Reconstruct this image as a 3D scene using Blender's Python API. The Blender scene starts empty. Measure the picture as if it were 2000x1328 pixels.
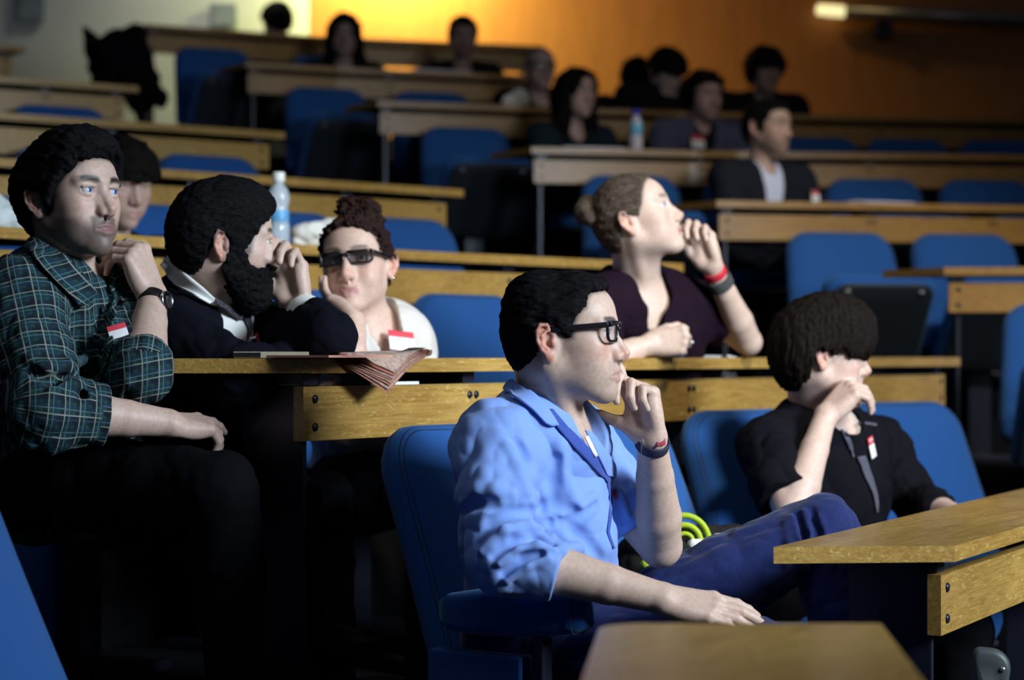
import bpy, bmesh, math, random
import numpy as np
from mathutils import Vector, Matrix
random.seed(7)
C = bpy.context.scene.collection
PI = math.pi

# ------------------------------------------------------------------ signed distance modelling
def V(*a): return np.array(a, dtype=np.float64)
def unit(v):
    v = np.asarray(v, float); return v / (np.linalg.norm(v) + 1e-12)
def smin(a, b, k):
    if k <= 0: return np.minimum(a, b)
    h = np.maximum(k - np.abs(a - b), 0) / k
    return np.minimum(a, b) - h * h * k * 0.25
def smax(a, b, k):
    return -smin(-a, -b, k)
def sd_sphere(P, c, r): return np.linalg.norm(P - c, axis=1) - r
def sd_ell(P, c, r, R=None):
    q = P - c
    if R is not None: q = q @ R
    k0 = np.sqrt(((q / r) ** 2).sum(1)) + 1e-9
    k1 = np.sqrt(((q / (r * r)) ** 2).sum(1)) + 1e-9
    return k0 * (k0 - 1.0) / k1
def sd_cone(P, a, b, r1, r2):
    ba = b - a; l2 = ba @ ba
    if l2 < 1e-10: return np.linalg.norm(P - a, axis=1) - max(r1, r2)
    rr = r1 - r2
    a2 = l2 - rr * rr
    if a2 <= 0:
        return np.linalg.norm(P - (a if r1 > r2 else b), axis=1) - max(r1, r2)
    il2 = 1.0 / l2
    pa = P - a; y = pa @ ba; z = y - l2
    w = pa * l2 - y[:, None] * ba
    x2 = (w * w).sum(1); y2 = y * y * l2; z2 = z * z * l2
    kk = np.sign(rr) * rr * rr * x2
    d = (np.sqrt(x2 * a2 * il2) + y * rr) * il2 - r1
    m1 = np.sign(z) * a2 * z2 > kk
    m2 = np.sign(y) * a2 * y2 < kk
    d = np.where(m1, np.sqrt(x2 + z2) * il2 - r2, np.where(m2, np.sqrt(x2 + y2) * il2 - r1, d))
    return d
def sd_box(P, c, h, R, r):
    q = np.abs((P - c) @ R) - (h - r)
    return np.linalg.norm(np.maximum(q, 0), axis=1) + np.minimum(q.max(1), 0) - r
def sd_plane(P, n, o): return P @ n - o

def rot(yaw=0, pitch=0, roll=0):
    """columns = local x (forward), y (left), z (up) in the world; yaw about Z, pitch lifts the face, roll tips towards the left"""
    cy, sy = math.cos(yaw), math.sin(yaw); cp, sp = math.cos(pitch), math.sin(pitch); cr, sr = math.cos(roll), math.sin(roll)
    Rz = np.array([[cy, -sy, 0], [sy, cy, 0], [0, 0, 1]])
    Ry = np.array([[cp, 0, -sp], [0, 1, 0], [sp, 0, cp]])
    Rx = np.array([[1, 0, 0], [0, cr, -sr], [0, sr, cr]])
    return Rz @ Ry @ Rx
def basis(x, up=(0, 0, 1)):
    x = unit(x); y = np.cross(up, x)
    if np.linalg.norm(y) < 1e-4: y = np.cross((0, 1, 0), x)
    y = unit(y); return np.stack([x, y, np.cross(x, y)], 1)

class G:
    """a group of shapes in one frame, joined smoothly one after the other"""
    def __init__(s, o=(0, 0, 0), R=None, sc=1.0, k=0.012):
        s.o = np.array(o, float); s.R = np.eye(3) if R is None else R; s.sc = sc; s.k = k; s.ops = []; s.disp = None; s.cut = []
    def W(s, p): return s.o + s.sc * (s.R @ np.asarray(p, float))
    def L(s, p): return ((np.asarray(p, float) - s.o) @ s.R) / s.sc
    def add(s, f, prm, c, rb, k, op): s.ops.append((f, prm, np.array(c, float), rb, s.k if k is None else k, op))
    def sph(s, c, r, k=None, op='u'): s.add(sd_sphere, (np.array(c, float), r), c, r, k, op); return s
    def ell(s, c, r, R=None, k=None, op='u'): s.add(sd_ell, (np.array(c, float), np.array(r, float), R), c, max(r), k, op); return s
    def cone(s, a, b, r1, r2=None, k=None, op='u'):
        a = np.array(a, float); b = np.array(b, float); r2 = r1 if r2 is None else r2
        s.add(sd_cone, (a, b, r1, r2), (a + b) / 2, np.linalg.norm(b - a) / 2 + max(r1, r2), k, op); return s
    def chain(s, pts, rs, k=None, op='u'):
        for i in range(len(pts) - 1):
            s.cone(pts[i], pts[i + 1], rs[i] if hasattr(rs, '__len__') else rs, rs[i + 1] if hasattr(rs, '__len__') else rs, k, op)
        return s
    def box(s, c, h, R=None, r=0.005, k=None, op='u'):
        s.add(sd_box, (np.array(c, float), np.array(h, float), np.eye(3) if R is None else R, r), c, float(np.linalg.norm(h)), k, op); return s
    def plane(s, n, p, k=0.004, op='i'):
        """keep what lies on the far side of the plane from n"""
        n = unit(n); s.cut.append((n, float(n @ np.asarray(p, float)), k)); return s
    def both(s, name, *a, **kw):
        """the same shape mirrored to the left and right"""
        for sy in (1, -1):
            b = []
            for v in a:
                if isinstance(v, (tuple, list, np.ndarray)) and len(np.shape(v)) == 1 and len(v) == 3 and not kw.get('_r') is v:
                    b.append(np.array(v, float) * (1, sy, 1))
                else: b.append(v)
            kk = {q: w for q, w in kw.items() if q != '_r'}
            getattr(s, name)(*b, **kk)
        return s
    def ev(s, P, cen=None, rad=None, d0=None):
        q = ((P - s.o) @ s.R) / s.sc
        qc = None if cen is None else ((cen - s.o) @ s.R) / s.sc
        rr = None if rad is None else rad / s.sc
        d = np.full(len(P), 9.0)
        for f, prm, c, rb, k, op in s.ops:
            if qc is not None and rb < 1e5 and np.linalg.norm(qc - c) - rb > rr * 1.05 + k + 0.01: continue
            if f is sd_sphere: e = sd_sphere(q, *prm)
            else: e = f(q, *prm)
            if op == 'u': d = smin(d, e, k)
            elif op == 's': d = smax(d, -e, k)
            else: d = smax(d, e, k)
        d = d * s.sc
        if s.disp is not None: d = d + s.disp(P, q)
        for n_, o_, k_ in s.cut: d = smax(d, (q @ n_ - o_) * s.sc, k_)
        return d

class Model:
    def __init__(s, groups=None): s.g = groups or []; s.post = None
    def add(s, g): s.g.append(g); return g
    def ev(s, P, cen=None, rad=None):
        d = np.full(len(P), 9.0)
        for g in s.g: d = smin(d, g.ev(P, cen, rad), g.k)
        if s.post is not None: d = s.post(d, P)
        return d

def mesh_sdf(model, lo, hi, h, B=12, project=True):
    lo = np.array(lo, float); hi = np.array(hi, float)
    n = np.ceil((hi - lo) / h / B).astype(int) * B + 1
    nb = (n - 1) // B
    D = np.empty(n, np.float32)
    bi = np.stack(np.meshgrid(*[np.arange(b) for b in nb], indexing='ij'), -1).reshape(-1, 3)
    cen = lo + (bi + 0.5) * B * h
    half = B * h * 0.5 * math.sqrt(3)
    dc = np.concatenate([model.ev(cen[i:i + 40000]) for i in range(0, len(cen), 40000)])
    Dv = D[:-1, :-1, :-1].reshape(nb[0], B, nb[1], B, nb[2], B)
    D[:] = 1.0
    Dv[:] = np.where(dc > 0, 1.0, -1.0).reshape(nb)[:, None, :, None, :, None]
    ar = np.arange(B + 1)
    off = np.stack(np.meshgrid(ar, ar, ar, indexing='ij'), -1).reshape(-1, 3)
    for b, c in zip(bi[np.abs(dc) < half * 1.1 + 0.014], cen[np.abs(dc) < half * 1.1 + 0.014]):
        i = b * B
        P = lo + (i + off) * h
        D[i[0]:i[0] + B + 1, i[1]:i[1] + B + 1, i[2]:i[2] + B + 1] = model.ev(P, c, half).reshape(B + 1, B + 1, B + 1)
    for ax in range(3):
        sl = [slice(None)] * 3
        sl[ax] = 0; D[tuple(sl)] = 1; sl[ax] = -1; D[tuple(sl)] = 1
    S = D < 0
    cnt = np.zeros(n - 1, np.int8)
    for dx in (0, 1):
        for dy in (0, 1):
            for dz in (0, 1):
                cnt += S[dx:n[0] - 1 + dx, dy:n[1] - 1 + dy, dz:n[2] - 1 + dz]
    act = (cnt > 0) & (cnt < 8)
    ci = np.argwhere(act)
    if len(ci) == 0: return np.zeros((0, 3)), np.zeros((0, 4), int)
    idx = np.full(n - 1, -1, np.int32); idx[act] = np.arange(len(ci))
    acc = np.zeros((len(ci), 3)); num = np.zeros(len(ci))
    E = [((a, b, 0), (a, b, 1)) for a in (0, 1) for b in (0, 1)] + [((a, 0, b), (a, 1, b)) for a in (0, 1) for b in (0, 1)] + [((0, a, b), (1, a, b)) for a in (0, 1) for b in (0, 1)]
    for p, q in E:
        p = np.array(p); q = np.array(q)
        a = D[tuple((ci + p).T)].astype(float); b = D[tuple((ci + q).T)].astype(float)
        m = (a < 0) != (b < 0)
        t = np.where(m, a / np.where(m, a - b, 1), 0)
        acc[m] += (p + (q - p) * t[:, None])[m]; num[m] += 1
    verts = lo + (ci + acc / num[:, None]) * h
    quads = []
    for ax in range(3):
        u, v = (ax + 1) % 3, (ax + 2) % 3
        sa = [slice(1, -1)] * 3; sb = [slice(1, -1)] * 3
        sa[ax] = slice(0, -1); sb[ax] = slice(1, None)
        A, Bm = S[tuple(sa)], S[tuple(sb)]
        e = np.argwhere(A != Bm)
        if not len(e): continue
        inside = A[tuple(e.T)]
        e = e + 1; e[:, ax] -= 1
        def I(du, dv):
            w = e.copy(); w[:, u] -= du; w[:, v] -= dv; return idx[tuple(w.T)]
        q = np.stack([I(1, 1), I(0, 1), I(0, 0), I(1, 0)], 1)
        q[~inside] = q[~inside][:, ::-1]
        quads.append(q)
    quads = np.concatenate(quads)
    if project:
        for _ in range(1):
            out = np.empty_like(verts)
            key = np.floor((verts - lo) / (B * h)).astype(int)
            o = np.lexsort(key.T); ks = key[o]
            br = np.flatnonzero(np.any(np.diff(ks, axis=0) != 0, axis=1)) + 1
            for seg in np.split(o, br):
                P = verts[seg]; c = lo + (key[seg[0]] + 0.5) * B * h; e = h * 0.4
                n4 = len(P)
                Q = np.concatenate([P, P + (e, 0, 0), P + (0, e, 0), P + (0, 0, e)])
                f = model.ev(Q, c, half)
                d = f[:n4]; g = np.stack([f[n4:2 * n4] - d, f[2 * n4:3 * n4] - d, f[3 * n4:] - d], 1) / e
                st = np.clip(d / np.maximum((g * g).sum(1), 0.2), -h * 0.6, h * 0.6)
                out[seg] = P - g * st[:, None]
            verts = out
    return verts, quads

def np_mesh(name, verts, quads, mat, parent=None, col=None, smooth=True):
    me = bpy.data.meshes.new(name)
    me.vertices.add(len(verts)); me.vertices.foreach_set('co', np.asarray(verts, np.float32).ravel())
    nf = len(quads); k = quads.shape[1]
    me.loops.add(nf * k); me.loops.foreach_set('vertex_index', np.asarray(quads, np.int32).ravel())
    me.polygons.add(nf)
    me.polygons.foreach_set('loop_start', np.arange(0, nf * k, k, dtype=np.int32))
    me.polygons.foreach_set('use_smooth', np.full(nf, smooth))
    me.update(calc_edges=True); me.validate()
    if col is not None:
        a = me.color_attributes.new('tint', 'FLOAT_COLOR', 'POINT')
        a.data.foreach_set('color', np.concatenate([col, np.ones((len(col), 1))], 1).astype(np.float32).ravel())
    me.materials.append(mat)
    o = bpy.data.objects.new(name, me); C.objects.link(o)
    if parent is not None: o.parent = parent
    return o

def sines(seed, freq, n=10, aniso=None):
    """a cheap smooth noise: a sum of plane waves, value about -1..1"""
    rng = np.random.RandomState(seed)
    w = rng.normal(size=(n, 3)); w /= np.linalg.norm(w, axis=1)[:, None]
    w *= freq * rng.uniform(0.6, 1.5, (n, 1)) * 2 * PI
    if aniso is not None: w = w * np.array(aniso)
    ph = rng.uniform(0, 2 * PI, n)
    return lambda P: np.sin(P @ w.T + ph).sum(1) / math.sqrt(n)
# ------------------------------------------------------------------ heads
def head_group(o, R, sc=1.0, ears=True, smile=0.0, jaw=1.0, nose=1.0, fem=0.0, open_eye=1.15, mouth=0.0):
    """a head in its own frame: x forward, y left, z up, origin at eye level on the head's axis; metres"""
    g = G(o, R, sc, k=0.016)
    g.ell((-.010, 0, .020), (.092, .0745, .082))
    g.ell((-.040, 0, -.005), (.058, .064, .070))
    g.ell((.046, 0, .032), (.0475, .058, .052), k=.03)
    g.ell((.034, 0, -.036), (.056, .056, .072), k=.03)
    jw = .0 - fem * .004
    g.both('cone', (-.004, .048 + jw, -.058), (.066, .014, -.102), .019 * jaw, .016, k=.03)
    g.sph((.0795, 0, -.1035), .0165 - fem * .002, k=.02)
    g.both('ell', (.048, .044, -.026), (.030, .019, .020), k=.025)
    g.both('ell', (.045, .036, -.062), (.028, .018, .024), k=.03)
    g.ell((.073, 0, -.070), (.024, .030, .028), k=.016)
    g.both('cone', (.0855, .006, .018), (.074, .045, .019), .0085 - fem * .002, .008, k=.014)
    # eye sockets
    g.both('ell', (.0985, .032, -.001), (.017, .021, .0155), k=.014, op='s')
    # nose
    g.cone((.086, 0, .006), (.099, 0, -.018 ), .0065, .0078, k=.012)
    g.cone((.099, 0, -.018), (.1105 * nose, 0, -.0365), .0075, .0098, k=.006)
    g.both('ell', (.0965, .0125, -.0425), (.0105, .0068, .0082), k=.007)
    g.cone((.100, 0, -.0465), (.108 * nose, 0, -.0425), .0045, .0055, k=.006)
    g.both('cone', (.086, .010, -.020), (.098, .008, -.040), .0075, .0075, k=.008)
    g.cone((.090, 0, -.050), (.103, 0, -.047), .0070, .0055, k=.008)
    g.both('ell', (.1000, .0075, -.0525), (.0055, .0028, .0042), k=.003, op='s')
    # eyelids around the ball
    g.both('sph', (.0765, .0320, 0), .0148, k=.006)
    oz = .0052 * open_eye
    g.both('ell', (.0905, .0330, -.0004), (.0165, .0160, oz), k=.0016, op='s')
    g.both('cone', (.0900, .0200, .0078), (.0840, .0445, .0060), .0022, .0022, k=.003)
    # lips
    mz = -.0745
    sm = smile
    g.cone((.0965, .004, mz + .0075), (.0885, .0215, mz + .0015 + .0085 * sm), .0048, .0028, k=.005)
    g.cone((.0965, -.004, mz + .0075), (.0885, -.0215, mz + .0015 + .0085 * sm), .0048, .0028, k=.005)
    g.cone((.0960, .005, mz - .0075), (.0885, .0195, mz - .0018 + .0075 * sm), .0056, .003, k=.006)
    g.cone((.0960, -.005, mz - .0075), (.0885, -.0195, mz - .0018 + .0075 * sm), .0056, .003, k=.006)
    g.cone((.0985, 0, mz - .0004), (.0985, 0, mz - .0006), .001, k=.001)
    g.both('cone', (.1035, .000, mz), (.0915, .0225 + .002 * sm, mz - .0010 + .0095 * sm), .0019 + mouth, .0012, k=.0035, op='s')
    g.both('cone', (.100, .0035, mz + .0145), (.1015, .0035, mz + .022), .0016, k=.003)
    if sm > 0:
        g.both('ell', (.060, .040, -.048), (.022, .018, .016), k=.02)
    if ears:
        for sy in (1, -1):
            ax = unit(V(.90, -.42 * sy, 0)); n = unit(V(.42, .90 * sy, 0)); z = unit(V(-.20, 0, 1)); ax = unit(np.cross(z, n) * 1.0)
            Re = np.stack([ax, n, np.cross(ax, n)], 1)
            if Re[2, 2] < 0: Re[:, 2] *= -1
            c = V(-.018, .0765 * sy, -.012)
            E = lambda u, w, v: c + Re @ V(u, w, v)
            s0 = 1 if ax[0] > 0 else -1
            g.ell(c, (.0165, .0055, .0300), R=Re, k=.006)
            g.ell(E(.012 * s0, -.004, -.004), (.012, .010, .022), R=Re, k=.010)
            g.ell(E(.0015 * s0, .0065, .001), (.0105, .0062, .0205), R=Re, k=.004, op='s')
            rim = [E(.011 * s0, .004, .012), E(.006 * s0, .006, .0265), E(-.006 * s0, .0065, .0290), E(-.0145 * s0, .0065, .018), E(-.0165 * s0, .006, .002), E(-.011 * s0, .0055, -.014), E(-.003 * s0, .0045, -.025)]
            g.chain(rim, [.0028, .0032, .0034, .0034, .0030, .0028, .0030], k=.0025)
            g.chain([E(.004 * s0, .005, .016), E(-.006 * s0, .005, .008), E(-.008 * s0, .005, -.006), E(-.001 * s0, .0055, -.0145)], [.0024, .0030, .0030, .0028], k=.004)
            g.ell(E(.001 * s0, .003, -.0265), (.0085, .0052, .0090), R=Re, k=.004)
            g.ell(E(.010 * s0, .0045, -.006), (.0042, .0050, .0065), R=Re, k=.005)
    return g

def skin_tint(q, base, brow=(.02, .016, .014), lip=None, beard=0.0, browz=.0205, red=1.0, beard_col=(.03, .026, .026), browk=1.0, liptint=.45, browt=.0044, lash=1.15, hp=None, hairc=(.010, .009, .009)):
    """albedo of a head by its own coordinates: brows, lips, stubble, the redder ears and nose"""
    base = np.array(base); x, y, z = q.T
    ay = np.abs(y)
    col = np.tile(base, (len(q), 1))
    def mix(w, c):
        w = np.clip(w, 0, 1)[:, None]; col[:] = col * (1 - w) + np.array(c) * w
    sm = lambda e0, e1, v: np.clip((v - e0) / (e1 - e0), 0, 1) ** 2 * (3 - 2 * np.clip((v - e0) / (e1 - e0), 0, 1))
    redc = base * np.array([1.0, .62, .55])
    ear = sm(.073, .080, ay) * sm(.012, .002, x) * (x > -.05)
    mix(.55 * red * ear, redc)
    mix(.40 * red * np.exp(-(((x - .112) / .02) ** 2 + (y / .018) ** 2 + ((z + .038) / .015) ** 2)), redc)
    mix(.25 * red * np.exp(-(((ay - .045) / .022) ** 2 + ((z + .030) / .020) ** 2)) * (x > .02), redc)
    if beard > 0:
        jawl = sm(-.040, -.060, z) * sm(-.03, .005, x)
        up = sm(-.046, -.054, z) * sm(.036, .026, ay) * sm(.062, .075, x)
        low = np.maximum(jawl * sm(.035, -.006, x - .030 - (-.02 - z) * .9), up)
        low = np.maximum(low, sm(-.082, -.095, z) * sm(-.03, .0, x) * sm(.052, .035, ay))
        side = (x > -.012) * (x < .016) * (z < .02) * (z > -.06) * (ay > .05)
        mix(beard * np.maximum(low, .6 * side), beard_col)
    lipc = np.array(lip) if lip is not None else base * np.array([.80, .45, .44])
    wl = np.exp(-(((z + .0745) / .0095) ** 4)) * (x > .084) * sm(.0245, .020, ay)
    mix(liptint * wl, lipc)
    arch = browz + .004 * np.sin(np.clip((ay - .010) / .042, 0, 1) * 2.6)
    wb = np.exp(-(((z - arch) / browt) ** 4)) * sm(.008, .018, ay) * sm(.057, .046, ay) * (x > .045)
    mix(.92 * browk * wb, brow)
    wl2 = np.exp(-(((z - .0052 * lash) / .0017) ** 2)) * np.exp(-(((ay - .032) / .013) ** 4)) * (x > .075)
    mix(.8 * wl2, (.02, .016, .015))
    if hp is not None:
        d = poly_sd(hp)(q); mix(.75 * sm(.008, -.002, d) * (x > -.06), hairc)
    return col
# ------------------------------------------------------------------ scene helpers
F_PX, CX, CY, HZ, CAMZ = 4000.0, 1000.0, 664.0, 695.0, 1.053
def W(px, py, d):
    """the place at distance d from the camera seen at a spot of the photograph"""
    return V((px - CX) / F_PX * d, d, CAMZ + (HZ - py) / F_PX * d)
def tag(o, label=None, cat=None, group=None, kind=None):
    if label: o['label'] = label
    if cat: o['category'] = cat
    if group: o['group'] = group
    if kind: o['kind'] = kind
    return o
def empty(name, loc, rz=0.0):
    o = bpy.data.objects.new(name, None); C.objects.link(o); o.location = loc; o.rotation_euler = (0, 0, rz); o.empty_display_size = .1
    return o
def obj(name, bm, mat, parent=None, smooth=False):
    me = bpy.data.meshes.new(name); bmesh.ops.recalc_face_normals(bm, faces=bm.faces[:]); bm.to_mesh(me); bm.free()
    me.materials.append(mat)
    if smooth: me.polygons.foreach_set('use_smooth', [True] * len(me.polygons))
    o = bpy.data.objects.new(name, me); C.objects.link(o)
    if parent is not None: o.parent = parent
    return o
def keep(o, root):
    """parent a mesh written in world coordinates to a thing without moving it"""
    o.parent = root; o.matrix_parent_inverse = Matrix.LocRotScale(root.location, root.rotation_euler, root.scale).inverted(); return o
def copy_tree(o, parent=None):
    c = o.copy(); C.objects.link(c)
    if parent is not None: c.parent = parent
    for ch in KIDS.get(o.name, []): copy_tree(ch, c)
    return c
KIDS = {}
def note_kids(root):
    for ch in bpy.data.objects:
        if ch.parent is root: KIDS.setdefault(root.name, []).append(ch); note_kids(ch)
def prism(bm, poly, z0, z1):
    a = [bm.verts.new((x, y, z0)) for x, y in poly]; b = [bm.verts.new((x, y, z1)) for x, y in poly]
    bm.faces.new(a[::-1]); bm.faces.new(b); n = len(poly)
    for i in range(n): bm.faces.new((a[i], a[(i + 1) % n], b[(i + 1) % n], b[i]))
def boxm(bm, c, h, R=None, bev=0.0):
    R = np.eye(3) if R is None else R
    vs = []
    for sx in (-1, 1):
        for sy in (-1, 1):
            for sz in (-1, 1): vs.append(bm.verts.new(tuple(np.array(c) + R @ (np.array(h) * (sx, sy, sz)))))
    f = [(0, 1, 3, 2), (4, 6, 7, 5), (0, 4, 5, 1), (2, 3, 7, 6), (0, 2, 6, 4), (1, 5, 7, 3)]
    fs = [bm.faces.new([vs[i] for i in q]) for q in f]
    if bev > 0:
        es = list({e for q in fs for e in q.edges})
        bmesh.ops.bevel(bm, geom=es, offset=bev, segments=2, affect='EDGES', profile=.6)
def bevel_all(bm, w, seg=2, ang=0.5):
    es = [e for e in bm.edges if len(e.link_faces) == 2 and e.calc_face_angle(0) > ang]
    bmesh.ops.bevel(bm, geom=es, offset=w, segments=seg, affect='EDGES', profile=.6)
def tube(bm, pts, r, n=8, close=False, caps=True):
    pts = [np.array(p, float) for p in pts]; rings = []; m = len(pts)
    rs = r if hasattr(r, '__len__') else [r] * m
    up = None
    for i, p in enumerate(pts):
        a = pts[(i - 1) % m] if (close or i > 0) else p; b = pts[(i + 1) % m] if (close or i < m - 1) else p
        t = unit(b - a)
        if up is None: up = np.array((0, 0, 1.)) if abs(t[2]) < .9 else np.array((1., 0, 0))
        u = unit(np.cross(t, up)); w = np.cross(u, t); up = w
        rings.append([bm.verts.new(tuple(p + rs[i] * (math.cos(k * 2 * PI / n) * u + math.sin(k * 2 * PI / n) * w))) for k in range(n)])
    for i in range(m if close else m - 1):
        A, B = rings[i], rings[(i + 1) % m]
        for k in range(n): bm.faces.new((A[k], A[(k + 1) % n], B[(k + 1) % n], B[k]))
    if not close and caps: bm.faces.new(rings[0][::-1]); bm.faces.new(rings[-1])
def lathe(bm, prof, n=20, c=(0, 0, 0), R=None):
    R = np.eye(3) if R is None else R; rings = []
    for r, z in prof:
        rings.append([bm.verts.new(tuple(np.array(c) + R @ np.array((r * math.cos(2 * PI * k / n), r * math.sin(2 * PI * k / n), z)))) for k in range(n)])
    for A, B in zip(rings, rings[1:]):
        for k in range(n): bm.faces.new((A[k], A[(k + 1) % n], B[(k + 1) % n], B[k]))
    bm.faces.new(rings[0][::-1]); bm.faces.new(rings[-1])

# ------------------------------------------------------------------ materials
def mat(name, col, rough=.6, metal=0.0, spec=.5):
    m = bpy.data.materials.new(name); m.use_nodes = True; b = m.node_tree.nodes['Principled BSDF']
    b.inputs['Base Color'].default_value = (*col, 1); b.inputs['Roughness'].default_value = rough; b.inputs['Metallic'].default_value = metal
    b.inputs['Specular IOR Level'].default_value = spec
    return m
def nodes(m): return m.node_tree.nodes, m.node_tree.links, m.node_tree.nodes['Principled BSDF']
def tex(m, kind, scale, stretch=(1, 1, 1), detail=4, dist=0.0, coord='Object', rotz=0.0):
    N, L, b = nodes(m)
    tc = N.new('ShaderNodeTexCoord'); mp = N.new('ShaderNodeMapping'); mp.inputs['Scale'].default_value = stretch; src = tc.outputs[coord]
    if rotz:
        m0 = N.new('ShaderNodeMapping'); m0.inputs['Rotation'].default_value = (0, 0, rotz); L.new(src, m0.inputs['Vector']); src = m0.outputs[0]
    L.new(src, mp.inputs['Vector'])
    t = N.new(kind); t.inputs['Scale'].default_value = scale
    if 'Detail' in t.inputs: t.inputs['Detail'].default_value = detail
    if 'Distortion' in t.inputs: t.inputs['Distortion'].default_value = dist
    L.new(mp.outputs[0], t.inputs['Vector']); return t
def ramp(m, src, stops):
    N, L, b = nodes(m); r = N.new('ShaderNodeValToRGB'); e = r.color_ramp.elements
    while len(e) < len(stops): e.new(.5)
    for q, (p, c) in zip(e, stops): q.position = p; q.color = (*c, 1)
    L.new(src, r.inputs[0]); return r.outputs[0]
def mul(m, a, b_, fac=1.0):
    N, L, b = nodes(m); x = N.new('ShaderNodeMix'); x.data_type = 'RGBA'; x.blend_type = 'MULTIPLY'; x.inputs[0].default_value = fac
    L.new(a, x.inputs[6]); L.new(b_, x.inputs[7]); return x.outputs[2]
def bump(m, src, strength=.3, dist=.002):
    N, L, b = nodes(m); bp = N.new('ShaderNodeBump'); bp.inputs['Strength'].default_value = strength; bp.inputs['Distance'].default_value = dist
    L.new(src, bp.inputs['Height'])
    if b.inputs['Normal'].is_linked: L.new(b.inputs['Normal'].links[0].from_socket, bp.inputs['Normal'])
    L.new(bp.outputs[0], b.inputs['Normal'])
def base(m, sock): m.node_tree.links.new(sock, nodes(m)[2].inputs['Base Color'])

def wood(name, light, dark, fleck, ang):
    m = mat(name, light, .30)
    g = tex(m, 'ShaderNodeTexNoise', 9, (1.0, 14, 20), 6, .6, rotz=ang)
    c1 = ramp(m, g.outputs[0], [(.32, dark), (.66, light)])
    f = tex(m, 'ShaderNodeTexNoise', 26, (1.0, 3.0, 5.0), 3, 2.2, rotz=ang)
    c2 = ramp(m, f.outputs[0], [(.60, (0, 0, 0)), (.66, (1, 1, 1))])
    N, L, b = nodes(m); x = N.new('ShaderNodeMix'); x.data_type = 'RGBA'; L.new(c2, x.inputs[0]); L.new(c1, x.inputs[6]); x.inputs[7].default_value = (*fleck, 1)
    lg = tex(m, 'ShaderNodeTexNoise', 2.2, (1, 1, 1), 2, 0); sh = ramp(m, lg.outputs[0], [(.3, (.72, .68, .62)), (.7, (1, 1, 1))])
    base(m, mul(m, x.outputs[2], sh)); bump(m, g.outputs[0], .06, .001)
    return m
M = {}
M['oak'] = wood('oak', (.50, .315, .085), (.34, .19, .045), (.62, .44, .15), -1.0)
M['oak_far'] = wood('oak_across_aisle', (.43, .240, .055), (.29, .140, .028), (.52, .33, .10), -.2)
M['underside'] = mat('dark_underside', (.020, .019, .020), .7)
M['steel'] = mat('black_steel', (.022, .024, .040), .32, .35)
M['bolt'] = mat('bolt_cap', (.020, .024, .036), .25, .4)
M['screw'] = mat('bright_screw', (.55, .55, .58), .3, .9)
m = M['fabric'] = mat('blue_upholstery', (.012, .075, .235), .85, 0, .25)
w_ = tex(m, 'ShaderNodeTexNoise', 900, (1, 1, 1), 2); base(m, ramp(m, w_.outputs[0], [(.3, (.007, .055, .215)), (.7, (.014, .092, .325))])); bump(m, w_.outputs[0], .25, .0006)
b_ = nodes(m)[2]; b_.inputs['Sheen Weight'].default_value = .35; b_.inputs['Sheen Roughness'].default_value = .5; b_.inputs['Sheen Tint'].default_value = (.35, .6, .8, 1)
M['piping'] = mat('dark_blue_piping', (.006, .03, .085), .7)
M['shell'] = mat('seat_shell', (.014, .020, .030), .55)
M['bracket'] = mat('grey_green_bracket', (.045, .055, .055), .5)
M['carpet'] = mat('dark_carpet', (.0075, .0075, .0095), .95, 0, .1); w_ = tex(M['carpet'], 'ShaderNodeTexNoise', 260); bump(M['carpet'], w_.outputs[0], .5, .003)
m = M['panelling'] = mat('orange_veneer', (.42, .155, .030), .55)
g_ = tex(m, 'ShaderNodeTexNoise', 5, (9, 9, .5), 5, .4); base(m, ramp(m, g_.outputs[0], [(.3, (.36, .125, .022)), (.7, (.48, .185, .040))]))
m = M['plaster'] = mat('grey_plaster', (.50, .51, .46), .9); w_ = tex(m, 'ShaderNodeTexNoise', 40); bump(m, w_.outputs[0], .1, .002)
M['picture'] = mat('grey_picture', (.17, .20, .23), .6); w_ = tex(M['picture'], 'ShaderNodeTexNoise', 4, detail=2); base(M['picture'], ramp(M['picture'], w_.outputs[0], [(.3, (.12, .15, .18)), (.7, (.22, .25, .27))]))
M['metal'] = mat('rail_metal', (.30, .27, .22), .35, .8)
M['glow'] = mat('lamp_glow', (1, .9, .6), .5); b_ = nodes(M['glow'])[2]; b_.inputs['Emission Color'].default_value = (1.0, .86, .42, 1); b_.inputs['Emission Strength'].default_value = 1.1

# ------------------------------------------------------------------ the raked hall: rows of desks either side of a stepped aisle
STEP, DESK0 = .318, .730
def row_pt(px, py, k):
    d = F_PX * (DESK0 + STEP * k - CAMZ) / (HZ - py); return V((px - CX) / F_PX * d, d)
ROWS = {}
ROWS['L1'] = [V(-.379, 3.88), V(.366, 5.04), V(1.473, 6.73)]
ROWS['L2'] = [row_pt(-140, 431, 2), row_pt(0, 442, 2), row_pt(300, 462, 2), row_pt(900, 494, 2), row_pt(1335, 515, 2)]
ROWS['L3'] = [row_pt(-220, 293, 3), row_pt(0, 308, 3), row_pt(905, 370, 3)]
ROWS['L4'] = [row_pt(-220, 203.6, 4), row_pt(0, 219, 4), row_pt(556, 258, 4)]
ROWS['L5'] = [row_pt(-220, 133.5, 5), row_pt(0, 149, 5), row_pt(270, 168, 5)]
ROWS['L6'] = [row_pt(-260, 69, 6), row_pt(0, 87, 6), row_pt(48, 91, 6)]
ROWS['R2'] = [row_pt(1844, 522, 2), row_pt(2200, 520.5, 2)]
ROWS['R3'] = [row_pt(1400, 391, 3), row_pt(2000, 401, 3), row_pt(2240, 404, 3)]
ROWS['R4'] = [row_pt(1038, 287, 4), row_pt(1350, 294, 4), row_pt(2000, 302, 4), row_pt(2240, 304, 4)]
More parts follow.
